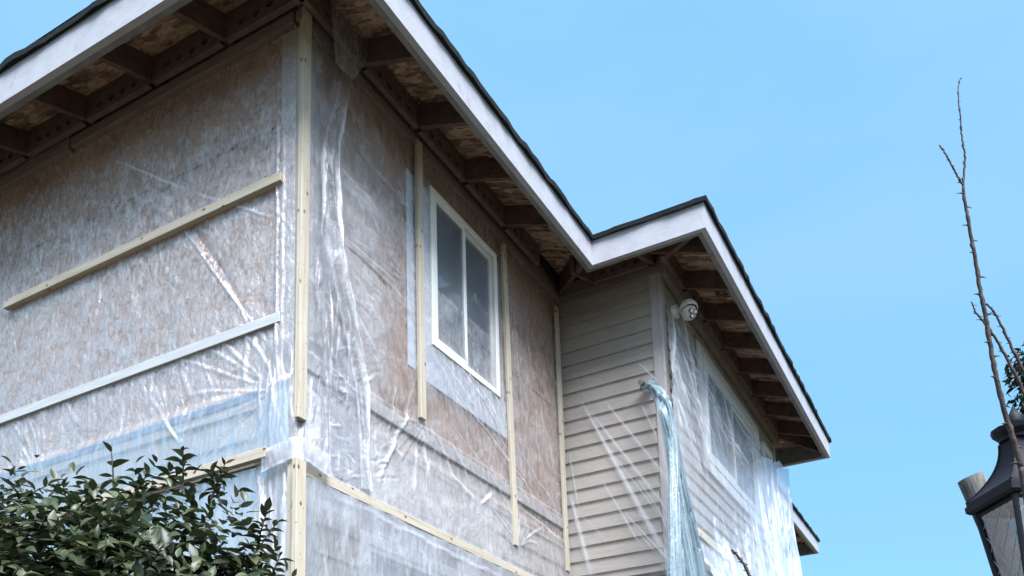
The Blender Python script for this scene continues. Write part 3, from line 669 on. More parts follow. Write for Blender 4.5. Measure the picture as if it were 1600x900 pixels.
sheet('plastic_sheet', 'film_low', .0, 5.6, -1.2, 2.43, .025, posed_left(.045), sh_left_low, 'milky blue sheet hanging over the pale siding behind the leafy shrub')

def sh_right(U, V, h, c):
    h += .012*fbm(U, V*.6, 2.4, 31)+.010*fbm(U, V, 8, 32, 3)+.010
    F = lambda a, b, w0, w1, am, cs, wb=.01, sd=0, bd=0.: fold(U, V, h, c, pr(*a), pr(*b), w0, w1, am, cs, wb, sd, bd)
    # creases left of the window
    F((530, 262), (590, 330), .02, .03, .016, .55, .02, 1); F((530, 285), (600, 345), .04, .05, .01, .35, .02, 2)
    F((560, 235), (632, 320), .008, .008, .010, .5, .01, 3); F((532, 380), (618, 460), .012, .02, -.016, -.3, .02, 4); F((536, 372), (620, 448), .010, .014, .014, .35, .02, 5)
    F((500, 450), (545, 530), .015, .03, -.02, -.3, .02, 6); F((545, 420), (600, 520), .02, .03, .010, .25, .03, 7)
    rg = np.random.default_rng(33)
    for k in range(60):    # crumpled patch between corner and printed strip
        x = rg.uniform(540, 625); y = rg.uniform(200, 480); L = rg.uniform(15, 60); a = R_(rg.uniform(20, 75))
        F((x, y), (x+L*math.cos(a), y+L*math.sin(a)), .006, .014, rg.uniform(-.010, .012), rg.uniform(-.2, .4), .012, 300+k)
    for k in range(110):    # crushed film low by the corner
        x = rg.uniform(486, 600); y = rg.uniform(540, 760); L = rg.uniform(12, 50); a = R_(rg.uniform(-30, 110))
        F((x, y), (x+L*math.cos(a), y+L*math.sin(a)), .007, .016, rg.uniform(-.010, .014), rg.uniform(-.15, .4), .014, 420+k)
    # streaks falling from the window battens
    for (a, b, w_, s_) in [((700, 545), (775, 660), .012, .5), ((712, 550), (790, 690), .014, .5), ((690, 560), (745, 645), .018, .45), ((740, 590), (782, 665), .016, .5), ((752, 590), (790, 650), .01, .5),
                           ((680, 560), (720, 640), .02, .4), ((700, 600), (830, 770), .010, .45), ((720, 620), (850, 800), .012, .4), ((735, 610), (812, 740), .008, .55), ((690, 640), (800, 800), .010, .35),
                           ((670, 665), (712, 760), .02, .45), ((655, 665), (668, 760), .022, .5), ((640, 640), (600, 720), .022, .45), ((612, 690), (585, 760), .02, .5), ((700, 690), (735, 760), .02, .4),
                           ((650, 690), (640, 780), .03, .4), ((620, 600), (600, 690), .012, .4), ((645, 600), (625, 680), .010, .45), ((800, 500), (815, 640), .01, .3), ((815, 560), (850, 700), .014, .25),
                           ((830, 600), (868, 740), .012, .25), ((805, 700), (870, 800), .016, .3), ((806, 790), (880, 850), .02, .3), ((700, 740), (745, 790), .03, .45), ((745, 790), (770, 770), .02, .4),
                           ((545, 470), (590, 560), .02, .35), ((500, 560), (580, 640), .018, .3), ((570, 600), (575, 780), .012, .45), ((820, 440), (872, 470), .03, .1)]:
        F(a, b, w_*.6, w_*1.3, .016, s_, .014, int(a[0]+b[1]))
    for k in range(26):
        x = rg.uniform(684, 768); F((x, 500+(x-684)*.85+rg.uniform(0, 25)), (x+rg.uniform(6, 34), 560+(x-684)*.85+rg.uniform(10, 75)), .003, .010, .007, rg.uniform(.2, .6), .006, 1500+k)
    star(U, V, h, c, pr(807, 858), 20, 170, 12, .25, .7, .014, .010, .25, 35)
    star(U, V, h, c, pr(661, 660), -160, -30, 13, .3, .75, .014, .010, .22, 36)
    for k in range(34):    # fine hanging wrinkles by the inner corner and the lower boards
        x = rg.uniform(2.3, 4.15); z = rg.uniform(2.6, 5.2); fold(U, V, h, c, (x, z), (x+rg.uniform(-.08, .15), z-rg.uniform(.3, .9)), .006, .018, rg.uniform(.004, .012), rg.uniform(.0, .22), .015, 600+k)
    # the film is clear on the brown triangle left of the tape and near the eave, milkier low and by the corner
    c += .26*np.exp(-((U-.75)/.42)**2)*np.clip((V-3.2)/.3, 0, 1)*np.clip((5.2-V)/.5, 0, 1)+.35*fbm(U, V*.6, 1.6, 39)+.45*np.clip((3.10-V)/.4, 0, 1)*np.clip((3.6-U)/1.2, .35, 1)+.10*np.clip((4.6-V)/1.0, 0, 1)+.35*np.clip((1.0-U)/.4, 0, 1)*np.clip((3.6-V)/.5, 0, 1)*(.6+1.2*fbm(U, V, 4, 38))+.12*np.clip((1.15-U)/.8, 0, 1)*np.clip((5.2-V)/.6, 0, 1)
    c -= .30*np.exp(-(((U-1.12)/.20)**2))*np.exp(-(((V-3.6)/.45)**2)); c -= .14*np.clip((U-3.0)/.5, 0, 1)+.10*np.clip((V-5.0)/.4, 0, 1)
    win = ((U > 1.62) & (U < 2.82) & (V > 4.55) & (V < 5.5)); c -= .4*win; c += .30*((U > 1.47) & (U < 2.95) & (V > 3.64) & (V < 4.0))+.16*((U > 1.6) & (U < 2.85))*np.clip((4.5-V)/.4, 0, 1)*(V > 4.0)
    h += .016*sm((.20-U)/.05)+.016*sm((2.98-V)/.08)+.016*sm((.09-np.abs(V-3.137))/.03)
sheet('plastic_sheet', 'film', .0, 4.20, 2.38, 5.695, .011, posed_right(.026), sh_right, 'clear sheet stretched over the big upstairs window and the brown boards round it')
def sh_right_low(U, V, h, c):
    h += .02*fbm(U, V*.5, 3, 41)+.012*fbm(U, V*.3, 10, 42, 3)+.012; c += .06+.45*fbm(U*1.5, V*.25, 5, 43)
    for k in range(70):
        x = RNG.uniform(.1, 4.1); z = RNG.uniform(1.2, 2.35); fold(U, V, h, c, (x, z), (x+RNG.uniform(-.05, .25), z-RNG.uniform(.2, .7)), .006, .02, .012, RNG.uniform(.1, .45), .02, 700+k)
    fold(U, V, h, c, (.2, 2.28), (3.0, 2.20), .01, .012, .012, .5, .02, 44)
    c += .30*np.clip((V-2.05)/.12, 0, 1)+.10*((U > .6) & (U < 2.75) & (V < 2.15))
sheet('plastic_sheet', 'film_low', .0, 4.20, -1.2, 2.322, .02, posed_right(.055), sh_right_low, 'milky blue sheet over the lower window and siding under the horizontal batten')

# double film and gathered edge just right of the corner
FL = [(548, 95, 9), (541, 130, 13), (533, 165, 11), (523, 210, 20), (517, 260, 27), (520, 320, 24), (527, 400, 22), (541, 470, 22), (556, 540, 22), (566, 600, 17), (571, 680, 13), (573, 785, 10)]
fz = [on(x, y, 1, -.08) for x, y, w_ in FL]; fzz = np.array([p[2] for p in fz]); fx = np.array([p[0] for p in fz])
fw_ = np.array([on(x+w_/2, y, 1, -.08)[0]-on(x-w_/2, y, 1, -.08)[0] for x, y, w_ in FL])
def sh_flap(U, V, h, c):        # U in 0..1 over the film, >1 the rolled-up edge
    xe = np.interp(V, fzz[::-1], fx[::-1]); we = np.interp(V, fzz[::-1], fw_[::-1])
    body = np.clip(U, 0, 1); X = .10+(xe-we/2-.10)*body
    e = np.clip((U-1)/.5, 0, 1); X = X+e*we+.014*np.sin(V*9+U*20)*e
    h += .014*fbm(X*1.3, V*.5, 6, 51)+.012*fbm(X, V*.35, 18, 52, 3)+.012
    h += e*(.035+.03*np.sin(e*14+V*4)*np.sin(e*math.pi)); c += .45*np.exp(-((e-.1)/.10)**2)*(U > 1)+.8*np.exp(-((e-.93)/.07)**2)*(U > 1)+.30*e
    for k in range(30):
        z = RNG.uniform(2.5, 5.5); x = RNG.uniform(.12, .5); fold(X, V, h, c, (x, z), (x+RNG.uniform(-.05, .1), z-RNG.uniform(.3, 1.0)), .006, .018, .014, RNG.uniform(.1, .5), .02, 800+k)
    return X, V
sheet('plastic_sheet', 'film_flap', 0, 1.5, 2.42, 5.84, .012, posed_right(.045), sh_flap, 'narrow doubled sheet beside the tallest corner batten, gathered into a twisted white edge')
def sh_eavetag(U, V, h, c):
    h += .03*fbm(U, V*.6, 5, 55)+.01; k = (V-5.52)/.43
    return .10+(U-.10)*(.35+.65*k)+.12*(1-k), V
sheet('plastic_sheet', 'film', .10, .66, 5.52, 5.95, .015, lambda U, V, h: np.stack([U, -(.13+h+.10*(V-5.5)), V], -1), sh_eavetag, 'loose scrap of thin film tucked up under the eave at the house corner')

# corner wrap, and the band of film round it
def round_corner(s, out, z):      # s<0 along the left wall, s>0 along the right wall; rounded outer corner
    r = .09; P = np.zeros(s.shape+(3,)); arc = math.pi/2*r
    left = s < -arc/2; right = s > arc/2; mid = ~(left | right); th = (s+arc/2)/r
    P[..., 0] = np.where(left, -out, np.where(right, r-out+(s-arc/2), r-out-(r)*np.cos(np.clip(th, 0, math.pi/2))))
    P[..., 1] = np.where(left, r-out-(s+arc/2), np.where(right, -out, r-out-(r)*np.sin(np.clip(th, 0, math.pi/2))))
    P[..., 2] = z; return P
def sh_wrap(U, V, h, c):
    h += .03*fbm(U*1.4, V*.35, 6, 61)+.02*fbm(U*1.5, V*.3, 16, 62, 3)+.02; c += .30+.5*fbm(U*2, V*.3, 8, 63)
    for k in range(26):
        u_ = RNG.uniform(-.3, .2); fold(U, V, h, c, (u_, RNG.uniform(2.9, 3.3)), (u_+RNG.uniform(-.12, .1), RNG.uniform(2.4, 2.7)), .006, .02, .02, RNG.uniform(.2, .6), .02, 900+k)
    c -= .5*np.clip((V-3.0)/.3, 0, 1)
sheet('plastic_sheet', 'film_low', -.34, .22, 2.40, 3.32, .009, lambda U, V, h: round_corner(U, .040+h*.8, V), sh_wrap, 'bunched milky sheet wrapped round the house corner below the tallest batten')
def sh_wraplow(U, V, h, c):
    h += .03*fbm(U*1.4, V*.3, 5, 64)+.016*fbm(U*1.5, V*.3, 16, 65, 3); c += .15+.6*fbm(U*2.5, V*.2, 6, 66)
    for k in range(24):
        u_ = RNG.uniform(-.36, -.02); fold(U, V, h, c, (u_, 2.42), (u_+RNG.uniform(-.08, .08), RNG.uniform(.8, 1.9)), .006, .02, .02, RNG.uniform(.2, .6), .02, 930+k)
sheet('plastic_sheet', 'film_low', -.36, -.02, -1.0, 2.42, .014, lambda U, V, h: round_corner(U, .055+h*.8, V), sh_wraplow, 'pleated strip of sheet hanging beside the darker bottom corner batten')
def sh_band(U, V, h, c):
    h += .03*fbm(U*1.5, V*.7, 7, 71)+.012*fbm(U*2, V, 22, 72)+.02; c += .4*np.exp(-((V-2.52)/.014)**2)+.3*np.exp(-((V-2.39)/.012)**2)+.12
    return U, V+.04*np.cos(U*5)-.03+.02*fbm(U, U*0+V*.2, 6, 73)
bandp = sheet('plastic_sheet', 'film_low', -.30, .30, 2.38, 2.53, .008, lambda U, V, h: round_corner(U, .098+h*.7, V), sh_band, 'folded white band of plastic round the corner on top of the two lowest battens')

# side of the bay: taut clear film with long white pulls
def sh_bay(U, V, h, c):
    h += .010*fbm(U, V, 2.5, 81)+.006*fbm(U, V, 8, 82, 3)+.008
    F = lambda a, b, w0, w1, am, cs, wb=.004, sd=0, bd=0.: fold(U, V, h, c, pb(*a), pb(*b), w0, w1, am, cs, wb, sd, bd)
    F((905, 620), (1060, 905), .012, .034, .006, .62, .0, 1); F((920, 640), (1045, 800), .008, .020, .004, .5, .0, 2); F((940, 620), (1052, 760), .008, .018, .004, .42, .0, 3)
    F((935, 740), (1000, 850), .004, .010, .005, .5, .0, 4); F((950, 700), (1050, 830), .005, .01, .005, .35, .0, 5); F((890, 770), (925, 905), .02, .025, .010, .5, .002, 6)
    F((888, 700), (905, 800), .008, .014, .012, .3, .004, 7); F((995, 565), (1030, 600), .006, .010, .01, .5, .004, 8); F((1000, 630), (1030, 690), .008, .012, .01, .4, .004, 9)
    F((990, 740), (1050, 830), .006, .01, .01, .35, .004, 10); F((975, 800), (1052, 885), .008, .014, .012, .35, .004, 11); F((885, 560), (925, 640), .006, .008, .008, .18, .004, 12)
    rg = np.random.default_rng(84)
    for k in range(30):
        x = rg.uniform(1022, 1052); y = rg.uniform(470, 880); F((x, y), (x+rg.uniform(8, 25), y+rg.uniform(20, 70)), .004, .01, .010, rg.uniform(.05, .3), .006, 1000+k)
    for k in range(8):
        x = rg.uniform(890, 1040); y = rg.uniform(780, 860); F((x, y), (x+rg.uniform(20, 70), y+rg.uniform(15, 60)), .006, .015, .004, rg.uniform(.05, .2), .001, 1060+k)
sheet('plastic_sheet', 'film_bay', -1.21, -.03, 2.44, 5.66, .009, lambda U, V, h: np.stack([XB0-(.050+h), U, V], -1), sh_bay, 'taut clear sheet with long white streaks over the beige lap siding of the bay')

# front of the bay: thin upper film, then the bright lower curtain
def sh_cur(U, V, h, c):
    t = (U-4.2); h += .03*fbm(U, V*.5, 1.6, 91)+.03*fbm(U*1.5, V*.4, 5, 92, 3)+.02
    rg = np.random.default_rng(93)
    F = lambda a, b, w0, w1, am, cs, wb=.01, sd=0, bd=0.: fold(U, V, h, c, pf(*a), pf(*b), w0, w1, am, cs, wb, sd, bd)
    for k in range(46):     # pulls from the knot and from the top edge
        x = rg.uniform(1035, 1110); y = 475+(x-1045)*1.0+rg.uniform(0, 170); L = rg.uniform(30, 110); F((x, y), (x+L*.28, y+L), .010, .03, rg.uniform(.01, .03), rg.uniform(.1, .75), .02, 1100+k)
    for k in range(40):
        x = rg.uniform(1060, 1200); y = 520+(x-1060)*1.25+rg.uniform(0, 90); L = rg.uniform(20, 70); F((x, y), (x+L*.5, y+L*.9), .008, .02, rg.uniform(.01, .02), rg.uniform(.1, .55), .02, 1700+k)
    F((1048, 470), (1052, 600), .02, .03, .03, .8, .02, 1); F((1052, 490), (1045, 640), .02, .02, .03, .6, .02, 2); F((1060, 470), (1100, 690), .03, .06, .04, .5, .03, 3)
    F((1100, 560), (1105, 720), .06, .08, .03, .3, .03, 4); F((1125, 600), (1145, 700), .03, .05, .03, .6, .04, 5); F((1145, 650), (1200, 735), .012, .014, .02, .5, .02, 6)
    c -= .15*np.clip((U-7)/1.0, 0, 1)+.20*np.clip((V-4.9)/.5, 0, 1); c += .25*np.clip((5.2-U)/.8, 0, 1)*np.clip((5.3-V)/.5, 0, 1)
sheet('plastic_sheet', 'film_curtain', 4.21, 9.42, 2.50, 5.66, .018, lambda U, V, h: np.stack([U, YB-(.075+h), V], -1), sh_cur, 'thin wrinkled film over the bay windows just under the shaded eave')
def sh_bright(U, V, h, c):     # U along the wall, V 0..1 down from its ragged top edge
    X = U
    top = np.interp(X, [4.3, 5.2, 5.9, 6.3, 6.9, 7.6, 8.4, 9.0, 9.72], [3.1, 3.6, 3.9, 4.15, 4.45, 4.80, 5.05, 5.25, 5.38])+.14*(vnoise(X*3, X*0, 95)-.5)+.05*(vnoise(X*13, X*0, 96)-.5)
    bot = 2.2; Z = top+(bot-top)*V
    h += .05+.30*V**1.3+.05*fbm(X*1.5, Z*.3, 3, 97)*(.4+V)*2+.05*fbm(X*2, Z*.2, 8, 98, 3)*(.3+V)
    rg = np.random.default_rng(99)
    for k in range(70):
        x0_ = rg.uniform(4.5, 9.7); v0_ = rg.uniform(0, .4); sl = rg.uniform(-.5, .35); L = rg.uniform(.3, .8); fold(X*.5, V, h, c, (x0_*.5, v0_), (x0_*.5+sl*.5, v0_+L), .006, .022, rg.uniform(.015, .04), rg.uniform(-.35, .3), .008, 1200+k)
    c += .15*np.exp(-(V/.015)**2); c -= .9*sm((8.3-X)/2.8)*sm((.85-V)/.8)+.5*sm((.18-V)/.18)*sm((9.0-X)/2.0)
    X = 4.3+(X-4.3)*(1-.17*V)
    return X, Z
sheet('plastic_sheet', 'film_bright', 5.2, 9.75, 0, 1, .014, lambda U, V, h: np.stack([U, YB-(.11+h), V], -1), sh_bright, 'bright bluish white curtain of plastic hanging over the lower half of the bay front') if False else None
def bright_sheet():
    nu, nv = 300, 150
    def shp(U, V, h, c): return sh_bright(U, V, h, c)
    # separate resolution for the two directions: scale V range by 4 and undo it
    def shape(U, V, h, c): return sh_bright(U, V/3.0, h, c)
    return sheet('plastic_sheet', 'film_bright', 4.3, 9.75, 0, 3.0, .016, lambda U, V, h: np.stack([U, YB-(.11+h), V], -1), shape, 'bright bluish white curtain of plastic hanging over the lower half of the bay front')
bright_sheet()
# teal bundle: tied at the bay corner, falling in rope-like pleats
kn = on(1012, 602, 0, XB0-.10)
tb = empty('plastic_bundle', (kn[0], kn[1], 2.2), 'teal tinted plastic tied in a knot at the bay corner and falling in pleats', 'plastic bundle')
paths = [[(1008, 603), (1032, 620), (1046, 660), (1052, 740), (1056, 830), (1062, 930)], [(1010, 600), (1030, 612), (1044, 650), (1050, 720), (1050, 800), (1052, 930)],
         [(1012, 606), (1030, 632), (1046, 690), (1058, 780), (1072, 860), (1084, 940)], [(1014, 600), (1038, 618), (1052, 690), (1068, 770), (1088, 860), (1105, 950)]]
for k, pth in enumerate(paths):
    pts = []
    for i, (x, y) in enumerate(pth):
        P = kn if i == 0 else on(x, y, 1, YB-.14-.03*i-.02*(k % 3)); pts.append(P)
    # smooth and widen into a pleated ribbon
    T_ = np.linspace(0, len(pts)-1, 60); C3 = np.array([[np.interp(t, range(len(pts)), [p[a] for p in pts]) for a in range(3)] for t in T_])
    for _ in range(12): C3[1:-1] = (C3[:-2]+2*C3[1:-1]+C3[2:])/4
    mb = MB(); nc = 33; vals = []
    for i, c3 in enumerate(C3):
        t = i/59; wd_ = .05+.24*t**.8
        for j in range(nc):
            a = j/(nc-1)-.5; ru = .026*math.sin(j*1.45+k+.6*math.sin(t*5))*min(1, t*4+.2)+.012*math.sin(j*.5+t*9)
            mb.v.append((c3[0]+a*wd_, c3[1]-ru-.02*math.cos(a*3), c3[2]+.02*math.sin(j*2+t*5))); vals.append(.35*math.sin(j*1.45+k+.6*math.sin(t*5))+.1*math.sin(j*.7+t*14))
    for i in range(59):
        for j in range(nc-1): mb.f.append((i*nc+j, i*nc+j+1, (i+1)*nc+j+1, (i+1)*nc+j))
    o = H(mb, 'pleat', 'film_teal', tb, smooth=True); attr(o, 'crease', vals)
mb = MB(); mb.lathe(kn+np.array([.02, -.0, 0]), [(.005, -.09), (.035, -.07), (.055, -.02), (.06, .02), (.04, .06), (.012, .09)], 14, (.2, -1, .25))
mb.v = [tuple(np.array(v)+RNG.uniform(-.008, .008, 3)) for v in mb.v]
o = H(mb, 'knot', 'film_teal', tb, smooth=True); attr(o, 'crease', [.4]*len(mb.v))
ct = MB().lathe(kn+np.array([-.05, .04, .02]), [(.0, -.03), (.03, -.03), (.035, .03), (.0, .035)], 12, (-1, .2, 0)); H(ct, 'bracket', 'trim', tb)
# batten lying under the curtain at the bay
o0 = (0, 0)
MBx = MB().box(4.45, 5.6, YB-.22, YB-.18, 2.86, 2.945)
tag(MBx.build('batten', M['pine_x'], None, base=(5, YB-.2, 2.86), bevel=.004), 'short horizontal batten half hidden behind the teal pleats of the bay', 'wooden batten', 'pale wooden battens nailed over the plastic on the house')

# ------------------------------------------------------------------ security light under the bay eave
sp = on(1076, 484, 1, YB-.27)
sl = empty('security_light', (sp[0], YB-.1, sp[2]), 'round off white security light with clear lenses fixed under the bay eave', 'security light')
H(MB().lathe((sp[0], YB-.10, sp[2]+.02), [(.0, 0), (.07, 0), (.07, .05), (.045, .06), (.0, .06)], 24, (0, -1, 0)).tube([(sp[0], YB-.15, sp[2]+.02), (sp[0], YB-.24, sp[2]+.04)], .03, 12), 'mount', 'lampwhite', sl, smooth=False)
ax = np.array([-.42, -.62, -.42]); ax /= np.linalg.norm(ax)
pc = sp+np.array([0, 0, 0.01])
dome = [(.098*math.sin(R_(a)), .098*math.cos(R_(a))) for a in range(0, 100, 8)]
H(MB().lathe(pc, dome+[(.094, -.02), (.088, -.018)], 28, (.15, .2, 1)), 'hood', 'lampwhite', sl, smooth=True)
H(MB().lathe(pc+np.array([0, 0, -.04]), [(.0, -.082)]+[(.082*math.sin(R_(a)), -.082*math.cos(R_(a))) for a in range(10, 176, 8)], 28, (0, 0, 1)), 'lamp_body', 'lampwhite', sl, smooth=True)
side = np.cross(ax, [0, 0, 1.]); side /= np.linalg.norm(side); up2 = np.cross(side, ax)
for k, (a, b) in enumerate([(-.026, .018), (.026, .018), (0, -.03), (.0, .045)][:3]):
    c = pc+np.array([0, 0, -.045])+ax*.070+side*a+up2*b
    H(MB().lathe(c, [(.024, -.01), (.027, .006), (.022, .012)], 16, ax), 'lens_ring', 'metal', sl, smooth=True)
    H(MB().lathe(c, [(.022, .004), (.018, .012), (.010, .017), (.0, .019)], 16, ax), 'lens', 'vinyl', sl, smooth=True)

# ------------------------------------------------------------------ street lantern
Lc = at(1599, 774, 2.95)
ln = empty('garden_lantern', (Lc[0], Lc[1], GZ), 'black metal garden lantern with curved roof and diamond leaded glass', 'lantern')
toc = CAM-Lc; baseang = math.atan2(toc[1], toc[0])+R_(-9)
def sq(r, z, n=4, o=0.0): return [(Lc[0]+r*math.cos(baseang+o+k*2*math.pi/n), Lc[1]+r*math.sin(baseang+o+k*2*math.pi/n), Lc[2]+z) for k in range(n)]
def loft(rings, close=(True, True)):
    mb = MB(); n = len(rings[0])
    for r in rings: mb.v += r
    for i in range(len(rings)-1):
        for k in range(n): k2 = (k+1) % n; mb.f.append((i*n+k, i*n+k2, (i+1)*n+k2, (i+1)*n+k))
    if close[0]: mb.f.append(tuple(range(n))[::-1])
    if close[1]: mb.f.append(tuple((len(rings)-1)*n+k for k in range(n)))
    return mb
rr = [(0.168, 0)]+[(.052+(.168-.052)*(1-t)**2.3, .012+.170*t) for t in np.linspace(0, 1, 12)]
H(loft([sq(r, z) for r, z in rr]), 'roof', 'metal', ln)
rib = MB()
for k in range(4):
    a = baseang+k*math.pi/2; rib.tube([(Lc[0]+(r+.001)*math.cos(a), Lc[1]+(r+.001)*math.sin(a), Lc[2]+z) for r, z in rr[1:]], .0035, 6)
H(rib, 'seam_ridges', 'metal', ln, smooth=True)
H(loft([sq(.160, -.028), sq(.172, -.020), sq(.174, -.001), sq(.160, -.0005)], (True, True)), 'eave_rim', 'metal', ln)
H(loft([sq(.052, .183, 12), sq(.054, .192, 12), sq(.070, .208, 12), sq(.075, .222, 12), sq(.055, .223, 12), sq(.036, .232, 12)]), 'gallery', 'metal', ln)
H(loft([sq(.036, .232, 12), sq(.024, .252, 12), sq(.028, .262, 12), sq(.015, .275, 12), sq(.003, .30, 12)]), 'finial', 'metal', ln, smooth=True)
b0, b1, zt_, zb_ = .140, .082, -.030, -.36
for k in range(4):
    p = sq(b0, zt_)[k]; q_ = sq(b1, zb_)[k]; H(MB().tube([p, q_], .009, 6), 'corner_bar', 'metal', ln)
for k in range(4):
    A0, A1, B0, B1 = map(np.array, (sq(b0-.004, zt_)[k], sq(b0-.004, zt_)[(k+1) % 4], sq(b1-.004, zb_)[k], sq(b1-.004, zb_)[(k+1) % 4]))
    f = lambda u, v: (A0*(1-u)+A1*u)*(1-v)+(B0*(1-u)+B1*u)*v
    pn = H(MB().add([A0, A1, B1, B0], [(0, 1, 2, 3)]), 'glass_pane', 'lglass', ln)
    lt = MB()
    for s in range(-4, 5):
        for sgn in (1, -1):
            pts = []
            for t in np.linspace(0, 1, 30):
                u = .36*s+(t*1.5 if sgn > 0 else 1-t*1.5)
                if 0 <= u <= 1: pts.append(f(u, t))
            if len(pts) > 1: lt.tube([pts[0], pts[-1]], .0013, 4)
    H(lt, 'lead_lattice', 'lead', pn)
    [H(MB().tube([f(0, e_), f(1, e_)], .007, 6), 'pane_rail', 'metal', ln) for e_ in (.02, .98)]
H(MB().lathe(Lc+np.array([0, 0, -.30]), [(0, 0), (.018, 0), (.018, .10), (.03, .13), (.03, .17), (.0, .20)], 14), 'bulb', 'vinyl', ln, smooth=True)
H(loft([sq(b1+.006, zb_-.02), sq(b1+.01, zb_), sq(.05, zb_+.001)]), 'base_plate', 'metal', ln)
H(MB().lathe((Lc[0], Lc[1], GZ), [(.07, 0), (.07, .03), (.035, .06), (.028, .3), (.028, Lc[2]-GZ-.5), (.04, Lc[2]-GZ-.45), (.03, Lc[2]-GZ-.38)], 16), 'lamp_post', 'metal', ln, smooth=True)

# leaning grey timber post behind the lantern
p_top = at(1516, 746, 3.5); p_low = at(1586, 900, 3.45); dv = (p_low-p_top); dv = dv/abs(dv[2]); 
p_bot = p_top+dv*(p_top[2]-GZ+.1)
mb = MB(); npth = 14; path = [p_top+(p_bot-p_top)*i/(npth-1) for i in range(npth)]
mb.tube(path, [.047]+[.048+.002*math.sin(i*2) for i in range(npth-1)], 22)
tag(mb.build('timber_post', M['greypost'], None, smooth=False, base=(p_bot[0], p_bot[1], GZ)), 'weathered grey round timber post leaning behind the lantern', 'post')

# ------------------------------------------------------------------ thorny canes
def cane(mb, pts, r0, r1, thorns=6, seed=0, tl=.03):
    rg = random.Random(seed); P = [np.array(p, float) for p in pts]
    T_ = np.linspace(0, len(P)-1, len(P)*6); C3 = np.array([[np.interp(t, range(len(P)), [p[a] for p in P]) for a in range(3)] for t in T_])
    for _ in range(2): C3[1:-1] = (C3[:-2]+2*C3[1:-1]+C3[2:])/4
    n = len(C3); C3 += np.array([[rg.uniform(-.0012, .0012) for _ in range(3)] for _ in range(n)])
    mb.tube(C3, [r0+(r1-r0)*i/(n-1)*(1)+(.0012 if i % 7 == 3 else 0) for i in range(n)], 7)
    for k in range(thorns):
        i = int((k+.5+rg.uniform(-.3, .3))/thorns*(n-2)); c = C3[i]; s = 1 if k % 2 else -1; r = r0+(r1-r0)*i/n
        d = rt*s+upv*rg.uniform(-.1, .3)-fw*rg.uniform(-.4, .4); d /= np.linalg.norm(d); L = tl*rg.uniform(.6, 1.1)
        mb.tube([c+d*r*.3, c+d*(r+L*.4), c+d*(r+L)+upv*(-.15*L)], [r*.75, r*.35, .0004], 5)
D = 2.35
rp_ = empty('rose_bush', (*at(1650, 900, D)[:2], GZ), 'bare thorny rose canes rising in front of the lantern against the sky', 'rose bush')
root_ = np.array([*at(1650, 900, D)[:2], GZ])
main = [root_, at(1640, 1500, D), at(1622, 1000, D), at(1606, 790, D), at(1596, 730, D), at(1585, 690, D), at(1572, 650, D), at(1559, 600, D), at(1551, 560, D), at(1543, 510, D), at(1534, 468, D), at(1527, 425, D), at(1520, 385, D), at(1513, 345, D), at(1508, 315, D), at(1505, 291, D)]
mb = MB(); cane(mb, main[:5], .0095, .0072, 10, 1, .016); cane(mb, main[4:], .0072, .0036, 15, 2, .018)
cane(mb, [main[-1], at(1507, 265, D), at(1508, 242, D), at(1503, 215, D), at(1501, 190, D), at(1498, 162, D), at(1497, 138, D), at(1499, 126, D), at(1502, 121, D)], .0030, .0008, 5, 3, .006)
cane(mb, [main[-1], at(1492, 268, D), at(1482, 248, D), at(1475, 236, D), at(1468, 226, D)], .0026, .0017, 5, 4, .006)
H(mb, 'main_cane', 'cane', rp_, smooth=True)
mb = MB(); cane(mb, [root_, at(1700, 1400, D), at(1660, 800, D), at(1622, 630, D), at(1600, 583, D), at(1580, 540, D), at(1566, 510, D), at(1552, 485, D), at(1541, 474, D)], .0062, .0020, 16, 5, .010); H(mb, 'cane', 'cane', rp_, smooth=True)
mb = MB(); cane(mb, [root_, at(1690, 1450, D), at(1650, 900, D), at(1615, 650, D), at(1597, 605, D), at(1578, 570, D), at(1563, 540, D), at(1546, 515, D), at(1533, 498, D), at(1524, 487, D), at(1518, 472, D)], .0060, .0017, 18, 6, .010); H(mb, 'cane', 'cane', rp_, smooth=True)
D2 = 2.6; rb2 = np.array([*at(1290, 1100, D2)[:2], GZ])
mb = MB(); cane(mb, [rb2, at(1280, 1500, D2), at(1235, 1050, D2), at(1185, 925, D2), at(1172, 902, D2), at(1162, 880, D2), at(1152, 868, D2), at(1143, 859, D2)], .007, .0030, 16, 8, .010)
tag(mb.build('thorny_stem', M['cane'], None, smooth=True, base=rb2), 'single dark thorny stem poking up in front of the white plastic of the bay', 'plant stem')

